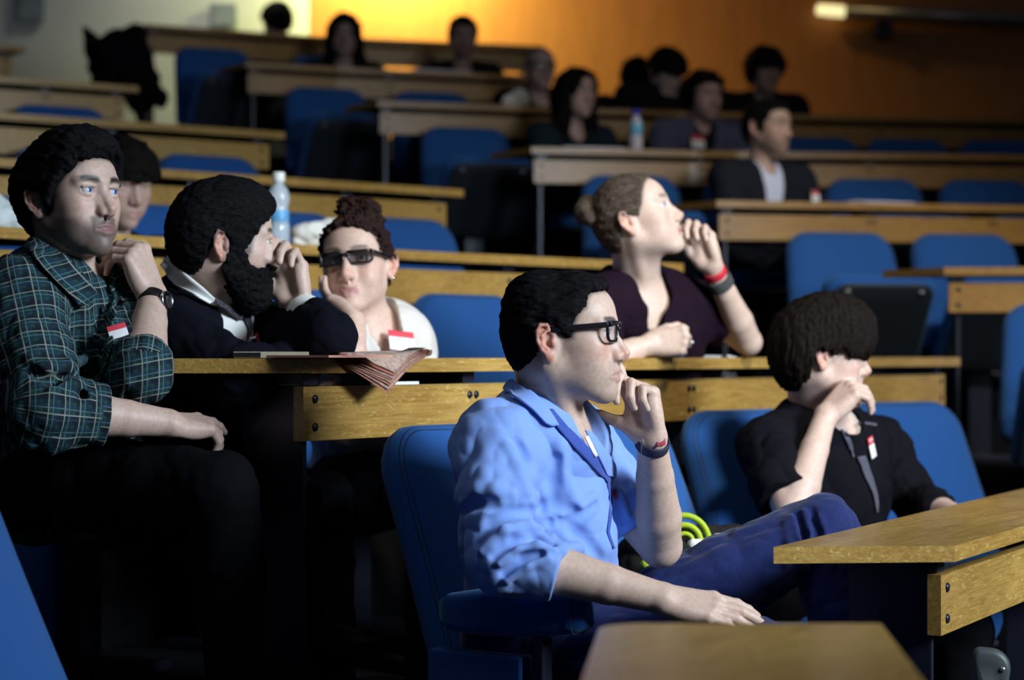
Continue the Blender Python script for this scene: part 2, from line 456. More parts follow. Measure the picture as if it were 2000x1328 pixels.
ROWS['R5'] = [row_pt(737, 196, 5), row_pt(1050, 208, 5), row_pt(1550, 223, 5), row_pt(2000, 232, 5), row_pt(2240, 236, 5)]
ROWS['R6'] = [row_pt(480, 121, 6), row_pt(660, 131, 6), row_pt(1075, 149, 6)]
ROWS['R7'] = [row_pt(285, 46, 7), row_pt(620, 70, 7), row_pt(1062, 89, 7)]
D0 = V(.4730, .8810)
ROWS['L0'] = [V(.754, 3.49), V(.754, 3.49) + 1.3 * D0, V(.754, 3.49) + 3.2 * D0]
NEAR_T = unit(V(.083, 1.0))
ROWS['N0'] = [V(.4470, 2.48) - 1.25 * NEAR_T, V(.4470, 2.48)]
LEVEL = {'L1': 1, 'L2': 2, 'L3': 3, 'L4': 4, 'L5': 5, 'L6': 6, 'R2': 2, 'R3': 3, 'R4': 4, 'R5': 5, 'R6': 6, 'R7': 7, 'L0': 0, 'N0': 0}
def front(t): return V(t[1], -t[0])          # rows run left to right as the audience looks out, so the front is on the right of t
def offset(pts, dist):
    """the polyline moved towards the front"""
    out = []
    for i, p in enumerate(pts):
        ns = []
        if i > 0: ns.append(front(unit(pts[i] - pts[i - 1])))
        if i < len(pts) - 1: ns.append(front(unit(pts[i + 1] - pts[i])))
        n = unit(sum(ns)); out.append(p + n * dist / max(.5, n @ ns[0]))
    return out
def trim(pts, a, b):
    """shorten a polyline by a at its start and b at its end"""
    p = [q.copy() for q in pts]
    p[0] = p[0] + unit(p[1] - p[0]) * a; p[-1] = p[-1] + unit(p[-2] - p[-1]) * b; return p
def along(pts, s):
    for a, b in zip(pts, pts[1:]):
        l = np.linalg.norm(b - a)
        if s <= l: return a + (b - a) * s / l, unit(b - a)
        s -= l
    return pts[-1], unit(pts[-1] - pts[-2])
def length(pts): return sum(np.linalg.norm(b - a) for a, b in zip(pts, pts[1:]))
AISLE = V(-.19, .25)
def desk(row, label, group, depth=.275, left_cut=None, right_cut=None, legs=(), mt='oak', corner=0.0, pa=.02, pb=.06, name='lecture_bench_desk'):
    pts = ROWS[row]; k = LEVEL[row]; z = DESK0 + STEP * k; zf = STEP * k
    o0 = V(*pts[0], zf); root = empty(name, o0)
    tag(root, label, 'desk', group)
    bk = offset(pts, -depth)
    if left_cut is not None: bk[0] = pts[0] + left_cut
    if right_cut is not None: bk[-1] = pts[-1] + right_cut
    poly = [tuple(p) for p in pts] + [tuple(p) for p in bk[::-1]]
    bm = bmesh.new(); prism(bm, [np.array(p) - o0[:2] for p in poly], z - .028 - zf, z - zf)
    if corner:
        es = [e for e in bm.edges if abs(e.verts[0].co.z - e.verts[1].co.z) > .01 and (Vector((*bk[-1], 0)) - Vector((*o0[:2], 0)) - Vector((e.verts[0].co.x, e.verts[0].co.y, 0))).length < .01]
        bmesh.ops.bevel(bm, geom=es, offset=corner, segments=6, affect='EDGES', profile=.5)
    bevel_all(bm, .003, 2, .6)
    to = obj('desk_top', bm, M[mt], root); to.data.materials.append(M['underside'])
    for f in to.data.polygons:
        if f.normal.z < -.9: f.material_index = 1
    fr = trim(offset(pts, -.030), pa, pb); fb = offset(fr, -.024)
    bm = bmesh.new(); prism(bm, [np.array(p) - o0[:2] for p in fr] + [np.array(p) - o0[:2] for p in fb[::-1]], z - .158 - zf, z - .054 - zf)
    bevel_all(bm, .0025, 2, .6)
    pn = obj('front_panel', bm, M[mt], root)
    Lt = length(fr)
    for s in ([.035] + list(legs) + [Lt - .035]):
        p, t = along(fr, s); n = front(t)
        Rr = np.stack([V(*n, 0), V(-n[1], n[0], 0), V(0, 0, 1)], 1)
        bm = bmesh.new(); q = V(*(p - n * .10), 0) - V(*o0[:2], 0)
        boxm(bm, q + V(0, 0, (z - .028 - zf) / 2), (.075, .007, (z - .028 - zf) / 2), Rr, .002)
        boxm(bm, q + V(*(-n * .03), .012), (.16, .03, .012), Rr, .003)
        boxm(bm, q + V(*(-n * .0), z - .028 - zf - .012), (.09, .022, .012), Rr, .002)
        obj('leg', bm, M['steel'], root)
        offs = (0,) if s in (.035, Lt - .035) else (-.0125, .0125)
        for du in offs:
            for zz in (-.078, -.132):
                bm = bmesh.new(); c = V(*(p + t * du + n * .0005), z + zz - zf) - V(*o0[:2], 0)
                Rb = np.stack([V(*t, 0), V(0, 0, 1), V(*n, 0)], 1)
                lathe(bm, [(.0085, -.004), (.0085, .0015), (.0065, .0035), (.003, .0042)], 12, c, Rb)
                obj('bolt', bm, M['bolt'], pn, True)
    return root
# ------------------------------------------------------------------ desks
desk('L1', 'oak bench desk with a newspaper hanging over its edge, plaid shirted man at its end', 'bench desks left of the aisle', left_cut=V(-.29, .025), right_cut=AISLE, legs=(.58, 1.58, 2.40), pa=.012)
desk('L2', 'oak bench desk behind the tie man with a water bottle standing on it', 'bench desks left of the aisle', right_cut=AISLE, legs=(1.45, 2.15, 2.75))
desk('L3', 'oak bench desk above the water bottle, ending over the bun of the woman in glasses', 'bench desks left of the aisle', right_cut=AISLE, legs=(1.1, 1.75))
desk('L4', 'oak bench desk passing just above the plaid man\'s hair', 'bench desks left of the aisle', right_cut=AISLE, legs=(.9,))
desk('L5', 'dim bench desk with a dark coat draped at its end', 'bench desks left of the aisle', right_cut=AISLE, legs=(.7,))
desk('L6', 'dark desk end against the grey wall in the top left corner', 'bench desks left of the aisle', right_cut=AISLE)
desk('L0', 'oak bench desk in front of the seated jeans knee at lower right', 'bench desks left of the aisle', left_cut=V(-.312, -.027), right_cut=AISLE, legs=(1.1, 2.1))
desk('N0', 'blurred oak desk end closest to the camera', 'bench desks left of the aisle', depth=.341, legs=(.5,), corner=.05, right_cut=V(-.341, .0), pb=.1)
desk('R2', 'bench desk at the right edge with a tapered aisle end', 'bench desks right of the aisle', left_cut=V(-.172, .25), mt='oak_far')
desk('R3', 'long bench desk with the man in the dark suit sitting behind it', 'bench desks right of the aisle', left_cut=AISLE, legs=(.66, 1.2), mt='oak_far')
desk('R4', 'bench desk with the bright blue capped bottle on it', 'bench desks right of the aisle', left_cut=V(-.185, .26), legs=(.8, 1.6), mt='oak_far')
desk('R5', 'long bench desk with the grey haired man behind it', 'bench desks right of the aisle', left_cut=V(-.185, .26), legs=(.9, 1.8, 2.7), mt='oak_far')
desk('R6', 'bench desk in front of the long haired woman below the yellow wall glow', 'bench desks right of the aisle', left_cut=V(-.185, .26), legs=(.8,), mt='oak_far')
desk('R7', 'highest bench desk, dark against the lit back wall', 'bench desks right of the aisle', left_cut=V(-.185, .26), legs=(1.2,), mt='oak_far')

# ------------------------------------------------------------------ tip-up chairs
def pad(bm, outline, t, round_, R, c, bulge=0.0, grid=7):
    """an upholstered pad: the outline in its own plane, thickness t, rounded edges and a slightly domed face"""
    out = [np.array(p, float) for p in outline]; cen = sum(out) / len(out)
    def ring(ins, w, dome=0):
        vs = []
        for p in out:
            v = cen - p; l = np.linalg.norm(v); q = p + v / l * min(ins, l * .95)
            vs.append(bm.verts.new(tuple(np.array(c) + R @ np.array((w, q[0], q[1])))))
        return vs
    rings = []
    for f in (.85, .6, .35): rings.append(ring(.24 * f * 1.0, -t / 2))
    for a in (0, 30, 60, 90, 120, 150, 180):
        s_ = math.radians(a); rings.append(ring(round_ * (1 - math.sin(s_)), -(t / 2) * math.cos(s_) if True else 0))
    for f in (.10, .35, .6, .85): rings.append(ring(.24 * f + round_ * (1 - f) * .3, t / 2 + bulge * math.sin(f * PI / 2)))
    n = len(out)
    for A, B in zip(rings, rings[1:]):
        for i in range(n): bm.faces.new((A[i], A[(i + 1) % n], B[(i + 1) % n], B[i]))
    bm.faces.new(rings[0][::-1]); bm.faces.new(rings[-1])
def rounded(pts, rads, n=7):
    """corner points with a radius each -> an outline"""
    out = []; m = len(pts)
    for i, p in enumerate(pts):
        p = np.array(p, float); a = np.array(pts[i - 1], float); b = np.array(pts[(i + 1) % m], float); r = rads[i]
        u, v = unit(a - p), unit(b - p); ang = math.acos(max(-1, min(1, u @ v))); d = r / math.tan(ang / 2)
        c = p + unit(u + v) * r / math.sin(ang / 2); s0 = p + u * d; s1 = p + v * d
        a0 = math.atan2(*(s0 - c)[::-1]); a1 = math.atan2(*(s1 - c)[::-1]); da = (a1 - a0 + PI) % (2 * PI) - PI
        for k in range(n): out.append(c + r * V(math.cos(a0 + da * k / (n - 1)), math.sin(a0 + da * k / (n - 1))))
    dense = []
    for i in range(len(out)):
        a, b = out[i], out[(i + 1) % len(out)]; l = np.linalg.norm(b - a); q = max(1, int(l / .05))
        dense += [a + (b - a) * j / q for j in range(q)]
    return dense
RECL = math.radians(21)
BACK_OUT = rounded([(-.262, 0), (.262, 0), (.222, .515), (-.222, .515)], [.05, .05, .10, .10])
BACK_TOP = -(.535 * math.sin(RECL))
def make_chair(down, arm=False):
    root = empty('tip_up_chair', (0, 0, 0))
    Rb = np.stack([V(math.cos(RECL), 0, math.sin(RECL)), V(0, 1, 0), V(-math.sin(RECL), 0, math.cos(RECL))], 1)
    bm = bmesh.new(); pad(bm, BACK_OUT, .060, .028, Rb, (0, 0, .435), .012)
    bk = obj('backrest', bm, M['fabric'], root, True)
    cen = sum(BACK_OUT) / len(BACK_OUT)
    for w, ins in ((.022, .011), (.027, .019)):
        bm = bmesh.new(); tube(bm, [V(0, 0, .435) + Rb @ V(w, *(p + unit(cen - p) * ins)) for p in BACK_OUT], .0017, 5, True)
        obj('seam', bm, M['piping'], bk, True)
    bm = bmesh.new(); boxm(bm, V(-.045, 0, .60), V(.008, .20, .22), rot(0, 0, 0) @ np.array(Rb), .006); obj('back_shell', bm, M['shell'], root)
    so = rounded([(-.235, .0), (.235, 0), (.225, .43), (-.225, .43)], [.04, .04, .07, .07])
    hinge = V(.055, 0, .405) if down else V(.045, 0, .375)
    if down: Rs = np.stack([V(0, 0, 1), V(0, -1, 0), V(1, 0, .05)], 1)
    else: a = math.radians(36); Rs = np.stack([V(-math.cos(a), 0, math.sin(a)), V(0, 1, 0), V(math.sin(a), 0, math.cos(a))], 1)
    bm = bmesh.new(); pad(bm, so, .085, .03, Rs, hinge, .012); st = obj('seat', bm, M['fabric'], root, True)
    so2 = rounded([(-.215, .015), (.215, .015), (.205, .425), (-.205, .425)], [.03, .03, .06, .06])
    bm = bmesh.new(); pad(bm, so2, .016, .007, Rs, hinge + Rs @ V(-.047, 0, 0)); obj('seat_shell', bm, M['shell'], st, True)
    for y in (-.15, .15):
        bm = bmesh.new(); Rc = np.stack([Rs[:, 1], Rs[:, 2], -Rs[:, 0]], 1)
        if np.linalg.det(Rc) < 0: Rc[:, 0] *= -1
        lathe(bm, [(.011, -.004), (.011, .001), (.008, .0035)], 12, hinge + Rs @ V(-.056, y, .39), Rc); obj('screw', bm, M['screw'], st, True)
    bm = bmesh.new()
    boxm(bm, V(-.02, 0, .2), V(.03, .05, .2), None, .006); boxm(bm, V(.03, 0, .012), V(.14, .11, .012), None, .004); boxm(bm, V(.01, 0, .39), V(.06, .16, .015), None, .004)
    obj('pedestal', bm, M['steel'], root)
    if arm:
        ao = rounded([(-.033, -.042), (.033, -.042), (.033, .042), (-.033, .042)], [.018, .018, .024, .024], 5)
        for y in (-.345,):
            bm = bmesh.new(); pad(bm, ao, .30, .02, np.stack([V(1, 0, .05), V(0, 1, 0), V(-.05, 0, 1)], 1), V(.205, y, .605)); ar = obj('armrest', bm, M['fabric'], root, True)
            bm = bmesh.new(); tube(bm, [V(.205, y, .605) + V(.130, p[0] * .84, p[1] * .84 + .007) for p in ao], .0015, 5, True); obj('seam', bm, M['piping'], ar, True)
            bm = bmesh.new(); boxm(bm, V(.13, y, .28), V(.10, .018, .25), None, .006); obj('side_panel', bm, M['fabric'], root)
            bm = bmesh.new(); boxm(bm, V(.0, y + .05, .40), V(.05, .06, .02), None, .004); boxm(bm, V(.26, y, .28), V(.013, .016, .285), None, .004); obj('armrest_post', bm, M['steel'], root)
    return root
PROTO = {}
for key, a in (('down', (True,)), ('up', (False,)), ('arm', (True, True))):
    PROTO[key] = make_chair(*a); note_kids(PROTO[key])
FRESH = {k: True for k in PROTO}
def chair(rowbehind, px, label, group, kind='up', gap=.085, turn=0):
    """a seat standing in front of the given desk, its backrest's top seen at px"""
    pts = offset(ROWS[rowbehind], gap)
    best = None; Lt = length(pts)
    for i in range(-150, 451):
        s = Lt * i / 300
        if s < 0: t = unit(pts[1] - pts[0]); p = pts[0] + t * s
        elif s > Lt: t = unit(pts[-1] - pts[-2]); p = pts[-1] + t * (s - Lt)
        else: p, t = along(pts, s)
        if p[1] < .5: continue
        e = abs(CX + F_PX * p[0] / p[1] - px)
        if best is None or e < best[0]: best = (e, p, t)
    e, p, t = best; n = front(t); ca, sa = math.cos(math.radians(turn)), math.sin(math.radians(turn)); n = V(n[0] * ca + n[1] * sa, n[1] * ca - n[0] * sa); o = p - n * BACK_TOP
    if FRESH[kind]: c = PROTO[kind]; FRESH[kind] = False
    else: c = copy_tree(PROTO[kind])
    c.location = (o[0], o[1], STEP * (LEVEL[rowbehind] - 1)); c.rotation_euler = (0, 0, math.atan2(n[1], n[0]))
    tag(c, label, 'chair', group)
    return c
GL, GR = 'blue tip-up chairs left of the aisle', 'blue tip-up chairs right of the aisle'
chair('L1', 862, 'blue padded armchair with the man in the light blue shirt sitting in it', GL, 'arm')
chair('L1', 1172, 'blue chair directly behind the blue shirted man\'s raised hand and watch', GL, 'down')
chair('L1', 1432, 'blue chair behind the mop haired young man in a dark top', GL, 'down', turn=12)
chair('L1', 1742, 'bright blue chair to the right of the mop haired young man', GL, 'down', turn=24)
chair('L2', 45, 'blue armchair under the man in the plaid shirt', GL, 'arm')
chair('L2', 330, 'blue chair under the man in the dark sweater and tie', GL, 'down')
chair('L2', 600, 'blue chair between the tie man and the woman in black glasses', GL, 'down')
chair('L2', 893, 'empty blue chair between the woman in glasses and the blue shirted man\'s head', GL, 'down')
chair('L2', 1165, 'blue chair under the blonde woman in the dark top', GL, 'down')
chair('L3', 55, 'blue chair behind the left side of the plaid man\'s head', GL, 'down')
chair('L3', 300, 'blue chair behind the dark haired man who looks down', GL, 'down')
chair('L3', 545, 'blue chair behind the white capped bottle', GL, 'down')
chair('L3', 775, 'blue chair rising right of the bun of the woman in glasses', GL, 'down')
chair('L4', 130, 'blue chair just above the plaid man\'s hair', GL)
chair('L4', 400, 'empty blue chair above the tie man\'s head', GL)
chair('L5', 110, 'dim blue chair below the coat draped desk at upper left', GL)
chair('R2', 2085, 'blue chair cut off by the right edge below the tapered desk', GR)
chair('R3', 1632, 'empty bright blue chair above the mop haired young man', GR)
chair('R3', 1872, 'empty blue chair left of the right edge above the tapered desk', GR)
chair('R4', 1228, 'blue chair behind the blonde woman\'s head', GR)
chair('R4', 1465, 'blue chair with the suited man in it', GR, 'down')
chair('R4', 1700, 'empty blue chair right of the suited man', GR)
chair('R4', 1922, 'second empty blue chair right of the suited man', GR)
chair('R5', 905, 'empty blue chair with its seat tipped up at the aisle above the woman in glasses', GR)
chair('R5', 1110, 'blue chair under the long dark haired woman', GR, 'down')
chair('R5', 1370, 'blue chair under the man in the open checked shirt', GR, 'down')
chair('R5', 1590, 'empty blue chair right behind the suited man\'s face', GR)
chair('R5', 1768, 'empty blue chair with orange wall gap on its left', GR)
chair('R5', 1950, 'empty blue chair at the right edge in the dim upper row', GR)
chair('R6', 632, 'dim blue chair at the aisle below the long haired woman', GR)
chair('R6', 840, 'dim blue chair showing below the man with lowered head', GR)
chair('R6', 1035, 'chair behind the grey haired man', GR, 'down')
chair('R6', 1235, 'chair of the man in black leaning forward', GR, 'down')
chair('R6', 1470, 'chair of the shaggy haired person in black', GR, 'down')
chair('R7', 412, 'dark blue chair at the aisle under the highest desk', GR)
chair('R7', 640, 'chair of the long haired woman below the yellow glow', GR, 'down')
chair('R7', 885, 'chair of the man with lowered head in the top row', GR, 'down')
# the chair in the near block, cut by the lower left corner
c = copy_tree(PROTO['down']); o = V(-.70, 2.98); c.location = (o[0], o[1], 0); c.rotation_euler = (0, 0, math.atan2(-.06, 1))
tag(c, 'blue chair back cut off by the bottom left corner', 'chair', GL)
c = chair('L0', 2085, 'chair with a screwed end bracket under the desk at bottom right', GL, 'up')
c.location.z = -STEP
bm = bmesh.new(); R_ = np.stack([V(-.18, -.98, 0), V(.98, -.18, 0), V(0, 0, 1)], 1); q_ = V(.815, 3.47, .515)
pad(bm, rounded([(-.034, -.10), (.010, -.10), (.034, .042), (-.034, .046)], [.012, .02, .034, .012]), .030, .010, R_, q_)
eb = keep(obj('end_bracket', bm, M['bracket'], None, True), c)
for dy_, dz_ in ((-.012, -.022), (.014, .010)):
    bm = bmesh.new(); lathe(bm, [(.0045, -.003), (.0045, .001), (.003, .002)], 10, q_ + R_ @ V(.016, dy_, dz_), np.stack([R_[:, 1], R_[:, 2], R_[:, 0]], 1)); k_ = obj('screw', bm, M['screw'], None, True); k_.parent = eb

# ------------------------------------------------------------------ room shell
def riser(k):
    l, r = ROWS.get('L%d' % k), ROWS.get('R%d' % k)
    if k == 0:
        a = ROWS['N0']; return [a[0] + front(NEAR_T) * .05 - NEAR_T * 2, a[1] + front(NEAR_T) * .05] + offset(l, .05) + [l[-1] + D0 * 3]
    pts = []
    if l is not None:
        o = offset(l, .05); t = unit(o[1] - o[0]); pts += [o[0] - t * 3.5] + o
        if k == 1: pts[0] = o[0] + V(-.55, -.62); pts.insert(0, V(-1.35, -1.5))
    if r is not None:
        o = offset(r, .05); t = unit(o[-1] - o[-2]); pts += o + [o[-1] + t * 3]
    elif k == 1: pts += [pts[-1] + V(.9, .35), pts[-1] + V(4, 1.2)]
    elif k == 6: pass
    return pts
bm = bmesh.new()
prism(bm, [(-6, -3), (9, -3), (9, 14), (-6, 14)], -.40, -STEP)
for k in range(0, 8):
    p = [tuple(q) for q in riser(k)]
    p = p + [(9, p[-1][1]), (9, 14), (-9, 14), (-9, p[0][1])]
    z = STEP * k
    prism(bm, p, z - STEP, z)
# half steps in the aisle
for k in range(2, 7):
    l, r = ROWS['L%d' % k][-1], ROWS['R%d' % k][0]
    a = l + V(.16, .0); b = r + V(-.02, -.06); f = V(.24, -.30)
    prism(bm, [tuple(a), tuple(a + f), tuple(b + f), tuple(b)], STEP * (k - 1), STEP * (k - .5))
fl = obj('floor', bm, M['carpet']); tag(fl, kind='structure')
bm = bmesh.new(); boxm(bm, V(4.62, 13.9, 3.4), V(5.98, .08, 3.8)); w = obj('wall_back', bm, M['panelling']); tag(w, kind='structure')
bm = bmesh.new(); boxm(bm, V(-4.35, 13.88, 3.4), V(2.98, .10, 3.8)); w = obj('wall_left', bm, M['plaster']); tag(w, kind='structure')
bm = bmesh.new(); boxm(bm, V(1.6, 13.765, 2.37), V(8.9, .012, .145), None, .004); w = obj('wall_shade_strip', bm, M['steel']); tag(w, kind='structure')  # added dark strip, stands in for shade along the foot of the back walls
def picture(px0, px1, py0, py1, label):
    a, b = W(px0, py0, 13.74), W(px1, py1, 13.74)
    c = (a + b) / 2; h = np.abs(b - a) / 2; r = empty('wall_picture', c); tag(r, label, 'picture', 'pictures on the grey wall')
    bm = bmesh.new(); boxm(bm, V(0, 0, 0), V(h[0], .02, h[2]), None, .004); obj('frame', bm, M['picture'], r)
    bm = bmesh.new(); boxm(bm, V(0, -.021, 0), V(h[0] - .02, .003, h[2] - .02)); obj('print', bm, M['picture'], r)
picture(33, 85, -25, 42, 'dark grey picture on the wall at the top left corner')
picture(409, 461, 6, 54, 'grey picture on the wall left of the lone dark head')
# sloping wall rail with the lamp at its end
a, b = W(1650, 22, 13.70), W(2200, 48, 13.70)
r = empty('wall_lamp_rail', a); tag(r, 'sloping metal rail with a glowing lamp end on the dark wall at upper right', 'wall lamp')
bm = bmesh.new(); tube(bm, [V(0, 0, 0), b - a], .052, 12); obj('rail', bm, M['metal'], r, True)
e = W(1598, 18, 13.70) - a
bm = bmesh.new(); tube(bm, [e * 1.05, e * 1.0, e * .5, V(0, 0, 0)], [.02, .036, .040, .040], 12); obj('glowing_end', bm, M['glow'], r, True)
bm = bmesh.new(); t_ = (b - a) * .14; boxm(bm, t_ + V(0, .12, -.10), V(.05, .13, .05), None, .01); obj('bracket', bm, M['steel'], r)
# ------------------------------------------------------------------ people: shared anatomy
def poly_sd(pts):
    """distance to a polygon in the x-z plane of a frame, negative inside"""
    v = np.array(pts, float)
    def f(q):
        p = q[:, [0, 2]]; d = np.full(len(p), 1e9); s = np.ones(len(p)); n = len(v); j = n - 1
        for i in range(n):
            e = v[j] - v[i]; w = p - v[i]; t = np.clip((w @ e) / (e @ e), 0, 1); b = w - t[:, None] * e
            d = np.minimum(d, (b * b).sum(1))
            c1 = p[:, 1] >= v[i, 1]; c2 = p[:, 1] < v[j, 1]; c3 = e[0] * w[:, 1] > e[1] * w[:, 0]
            s = np.where((c1 & c2 & c3) | (~c1 & ~c2 & ~c3), -s, s); j = i
        return s * np.sqrt(d)
    return f
def g_fn(g, f, k=.004, op='i'): g.ops.append((lambda q: f(q), (), V(0, 0, 0), 1e6, k, op)); return g

HAND = {'index': (.093, .0290, (.040, .024, .021), .0093), 'middle': (.097, .0095, (.044, .028, .022), .0095),
        'ring': (.092, -.0100, (.040, .026, .022), .0090), 'little': (.083, -.0275, (.032, .020, .019), .0080)}
def hand(o, x, z, side, curls, sc=1.0, thumb=None, spread=.05, k=.014):
    """x runs from the wrist to the knuckles, z out of the back of the hand; side +1 right, -1 left"""
    x = unit(x); z = unit(np.asarray(z, float) - x * (np.asarray(z, float) @ x)); y = np.cross(z, x)
    g = G(o, np.stack([x, y, z], 1), sc, k=.006); g.k = k; S = side
    for m_ in HAND.values(): g.cone((.004, m_[1] * .50 * S, 0), (m_[0] - .004, m_[1] * S, 0), .0150, .0115, k=.012)
    g.ell((.034, .022 * S, -.010), (.034, .018, .016), k=.012); g.ell((.045, -.022 * S, -.008), (.040, .014, .014), k=.012)
    for (nm, (mx, my, ph, r)), cu in zip(HAND.items(), curls):
        p = V(mx, my * S, 0); a = 0.0; sp = spread * my / .02 * S
        rs = [r * 1.05, r * .98, r * .88, r * .74]
        g.sph(p + V(-.002, 0, .001), r * 1.12, k=.008)
        for i in range(3):
            a += cu[i]; dr = V(math.cos(a) * math.cos(sp * (1 if abs(a) < 1.2 else .3)), math.sin(sp * (1 if abs(a) < 1.2 else .3)), -math.sin(a))
            q = p + dr * ph[i]; g.cone(p, q, rs[i], rs[i + 1], k=.0035); p = q
    th = thumb or [(.020, .024, -.010), (.052, .046, -.020), (.082, .052, -.028), (.108, .050, -.034)]
    th = [V(a_, b_ * S, c_) for a_, b_, c_ in th]
    g.cone(th[0], th[1], .0150, .0118, k=.012); g.cone(th[1], th[2], .0112, .0100, k=.005); g.cone(th[2], th[3], .0100, .0074, k=.004)
    return g
FIST = [(1.45, 1.65, .8)] * 4
RELAX = [(.35, .45, .25), (.42, .5, .3), (.5, .55, .3), (.55, .55, .3)]

def torso_group(sk, e=0.0, w=1.0, k=.05, dp=1.0):
    up = unit(sk['neck'] - sk['pelvis']); lf = sk['sh'][1] - sk['sh'][0]; lf = unit(lf - up * (lf @ up)); fw = np.cross(lf, up)
    R = np.stack([fw, lf, up], 1); sk['R'] = R
    g = G(k=k); mid = (sk['pelvis'] + sk['chest']) / 2
    g.ell(sk['pelvis'], (.112 * dp + e, .165 * w + e, .12 + e), R); g.ell(mid, (.102 * dp + e, .142 * w + e, .17 + e), R); g.ell(sk['chest'], (.112 * dp + e, .160 * w + e, .17 + e), R)
    nb = sk['neck'] - up * .035
    for s in sk['sh']:
        g.cone(nb - fw * .015, s - up * .012, .052 + e, .054 + e, k=.05)
        g.cone(nb + (sk['chest'] - nb) * .3, s * .8 + sk['chest'] * .2, .085 * dp + e, .06 + e, k=.05)
    return g
def arm_group(sh, el, wr, r=1.0, e=0.0, part='all', k=.02, stop=1.0):
    g = G(k=k); g.k = .025
    if part in ('all', 'upper'): g.chain([sh, sh * .55 + el * .45, el], [(.054 * r + e), (.049 * r + e), (.041 * r + e)], k=.006)
    if part in ('all', 'fore'):
        m_ = el * .72 + wr * .28; n_ = el * .35 + wr * .65
        g.chain([el, m_, n_, wr], [.039 * r + e, .0430 * r + e, .0340 * r + e, .0262 * r + e], k=.006)
    return g
def leg_group(hip, knee, ank, e=0.0, r=1.0, k=.03):
    g = G(k=k); g.k = .05
    g.chain([hip, hip * .4 + knee * .6, knee], [.088 * r + e, .074 * r + e, .060 * r + e], k=.008)
    c = knee * .68 + ank * .32
    g.chain([knee, c, ank], [.058 * r + e, .056 * r + e, .042 * r + e], k=.008); return g
def crumple(seed, amp, freq, q=None):
    a, b, c = sines(seed, freq, 7), sines(seed + 1, freq * .55, 5), sines(seed + 2, freq * 2.3, 8)
    return lambda P, L: amp * ((.9 - 1.7 * np.abs(a(P)) ** .8) * .75 + b(P) * .45 + (.5 - np.abs(c(P))) * .40)
def around(name, c, axis, rx, ry, wdt, th, mt, parent_fn, ref=(0, 0, 1), bev=.001):
    """a band round a limb"""
    a = unit(axis); u = unit(np.cross(a, ref)); v = np.cross(a, u); bm = bmesh.new(); rings = []
    prof = [(0, -1), (.6, -1), (1, -.75), (1, .75), (.6, 1), (0, 1)]
    for i in range(32):
        t = 2 * PI * i / 32; rings.append([bm.verts.new(tuple(c + (u * math.cos(t) * (rx + p * th) + v * math.sin(t) * (ry + p * th)) + a * w_ * wdt / 2)) for p, w_ in prof])
    for i in range(32):
        A, B = rings[i], rings[(i + 1) % 32]
        for j in range(len(prof)): bm.faces.new((A[j], A[(j + 1) % len(prof)], B[(j + 1) % len(prof)], B[j]))
    return parent_fn(name, bm, mt)

M['skin'] = mat('skin', (.6, .42, .34), .52); m = M['skin']; b_ = nodes(m)[2]
a_ = nodes(m)[0].new('ShaderNodeVertexColor'); a_.layer_name = 'tint'; n_ = tex(m, 'ShaderNodeTexNoise', 140, detail=3); base(m, mul(m, a_.outputs[0], ramp(m, n_.outputs[0], [(.3, (.86, .82, .80)), (.7, (1, 1, 1))]))); bump(m, n_.outputs[0], .10, .0008)
b_.inputs['Subsurface Weight'].default_value = .10; b_.inputs['Subsurface Radius'].default_value = (.9, .35, .2); b_.inputs['Subsurface Scale'].default_value = .012
m = M['eye'] = mat('eye', (.8, .8, .8), .08); a_ = nodes(m)[0].new('ShaderNodeVertexColor'); a_.layer_name = 'tint'; base(m, a_.outputs[0])
def hair_mat(name, dark, light, rough=.5):
    m = mat(name, dark, .8, 0, .04); t = tex(m, 'ShaderNodeTexNoise', 90, (.6, 5, 3), 5, .6); base(m, ramp(m, t.outputs[0], [(.35, dark), (.72, light)])); bump(m, t.outputs[0], .35, .002); return m
M['hair_black'] = hair_mat('black_hair', (.0028, .0028, .0036), (.013, .012, .0135))
M['hair_brown'] = hair_mat('brown_hair', (.006, .0045, .004), (.017, .0125, .0105))
M['hair_dark'] = hair_mat('dark_brown_hair', (.0035, .003, .003), (.009, .007, .0065))
M['hair_auburn'] = hair_mat('auburn_hair', (.010, .006, .006), (.040, .022, .018))
M['hair_blonde'] = hair_mat('blonde_hair', (.030, .023, .019), (.14, .105, .080))
M['hair_grey'] = hair_mat('grey_hair', (.06, .06, .06), (.16, .16, .16))
def cloth(name, c, rough=.85, weave=700, var=.25, sheen=.15, bmp=.2):
    dk = max(c) < .04; sheen = 0 if dk else sheen; m = mat(name, c, rough, 0, .03 if dk else .2); t = tex(m, 'ShaderNodeTexNoise', weave, detail=2); lo = tuple(v * (1 - var) for v in c); hi = tuple(min(1, v * (1 + var)) for v in c)
    base(m, ramp(m, t.outputs[0], [(.3, lo), (.7, hi)])); bump(m, t.outputs[0], bmp, .0006); nodes(m)[2].inputs['Sheen Weight'].default_value = sheen; return m
M['chambray'] = cloth('blue_chambray', (.200, .330, .72), .8, 1100, .13, .2, .25)
M['inner_blue'] = cloth('shirt_inside', (.045, .085, .36), .85)
M['denim'] = cloth('dark_denim', (.007, .015, .085), .85, 420, .35, .15, .3)
M['black_knit'] = cloth('black_knit', (.007, .007, .010), .9)
M['navy'] = cloth('navy_knit', (.006, .0065, .011), .9)
M['plum'] = cloth('dark_plum_jersey', (.014, .007, .014), .85)
M['white_cloth'] = cloth('white_cotton', (.72, .73, .70), .8, 600, .06)
M['cream'] = cloth('cream_knit', (.60, .58, .54), .85, 600, .08)
M['charcoal'] = cloth('charcoal_suit', (.016, .018, .026), .8)
M['bluegrey'] = cloth('blue_grey_check', (.055, .062, .115), .85, 90, .5)
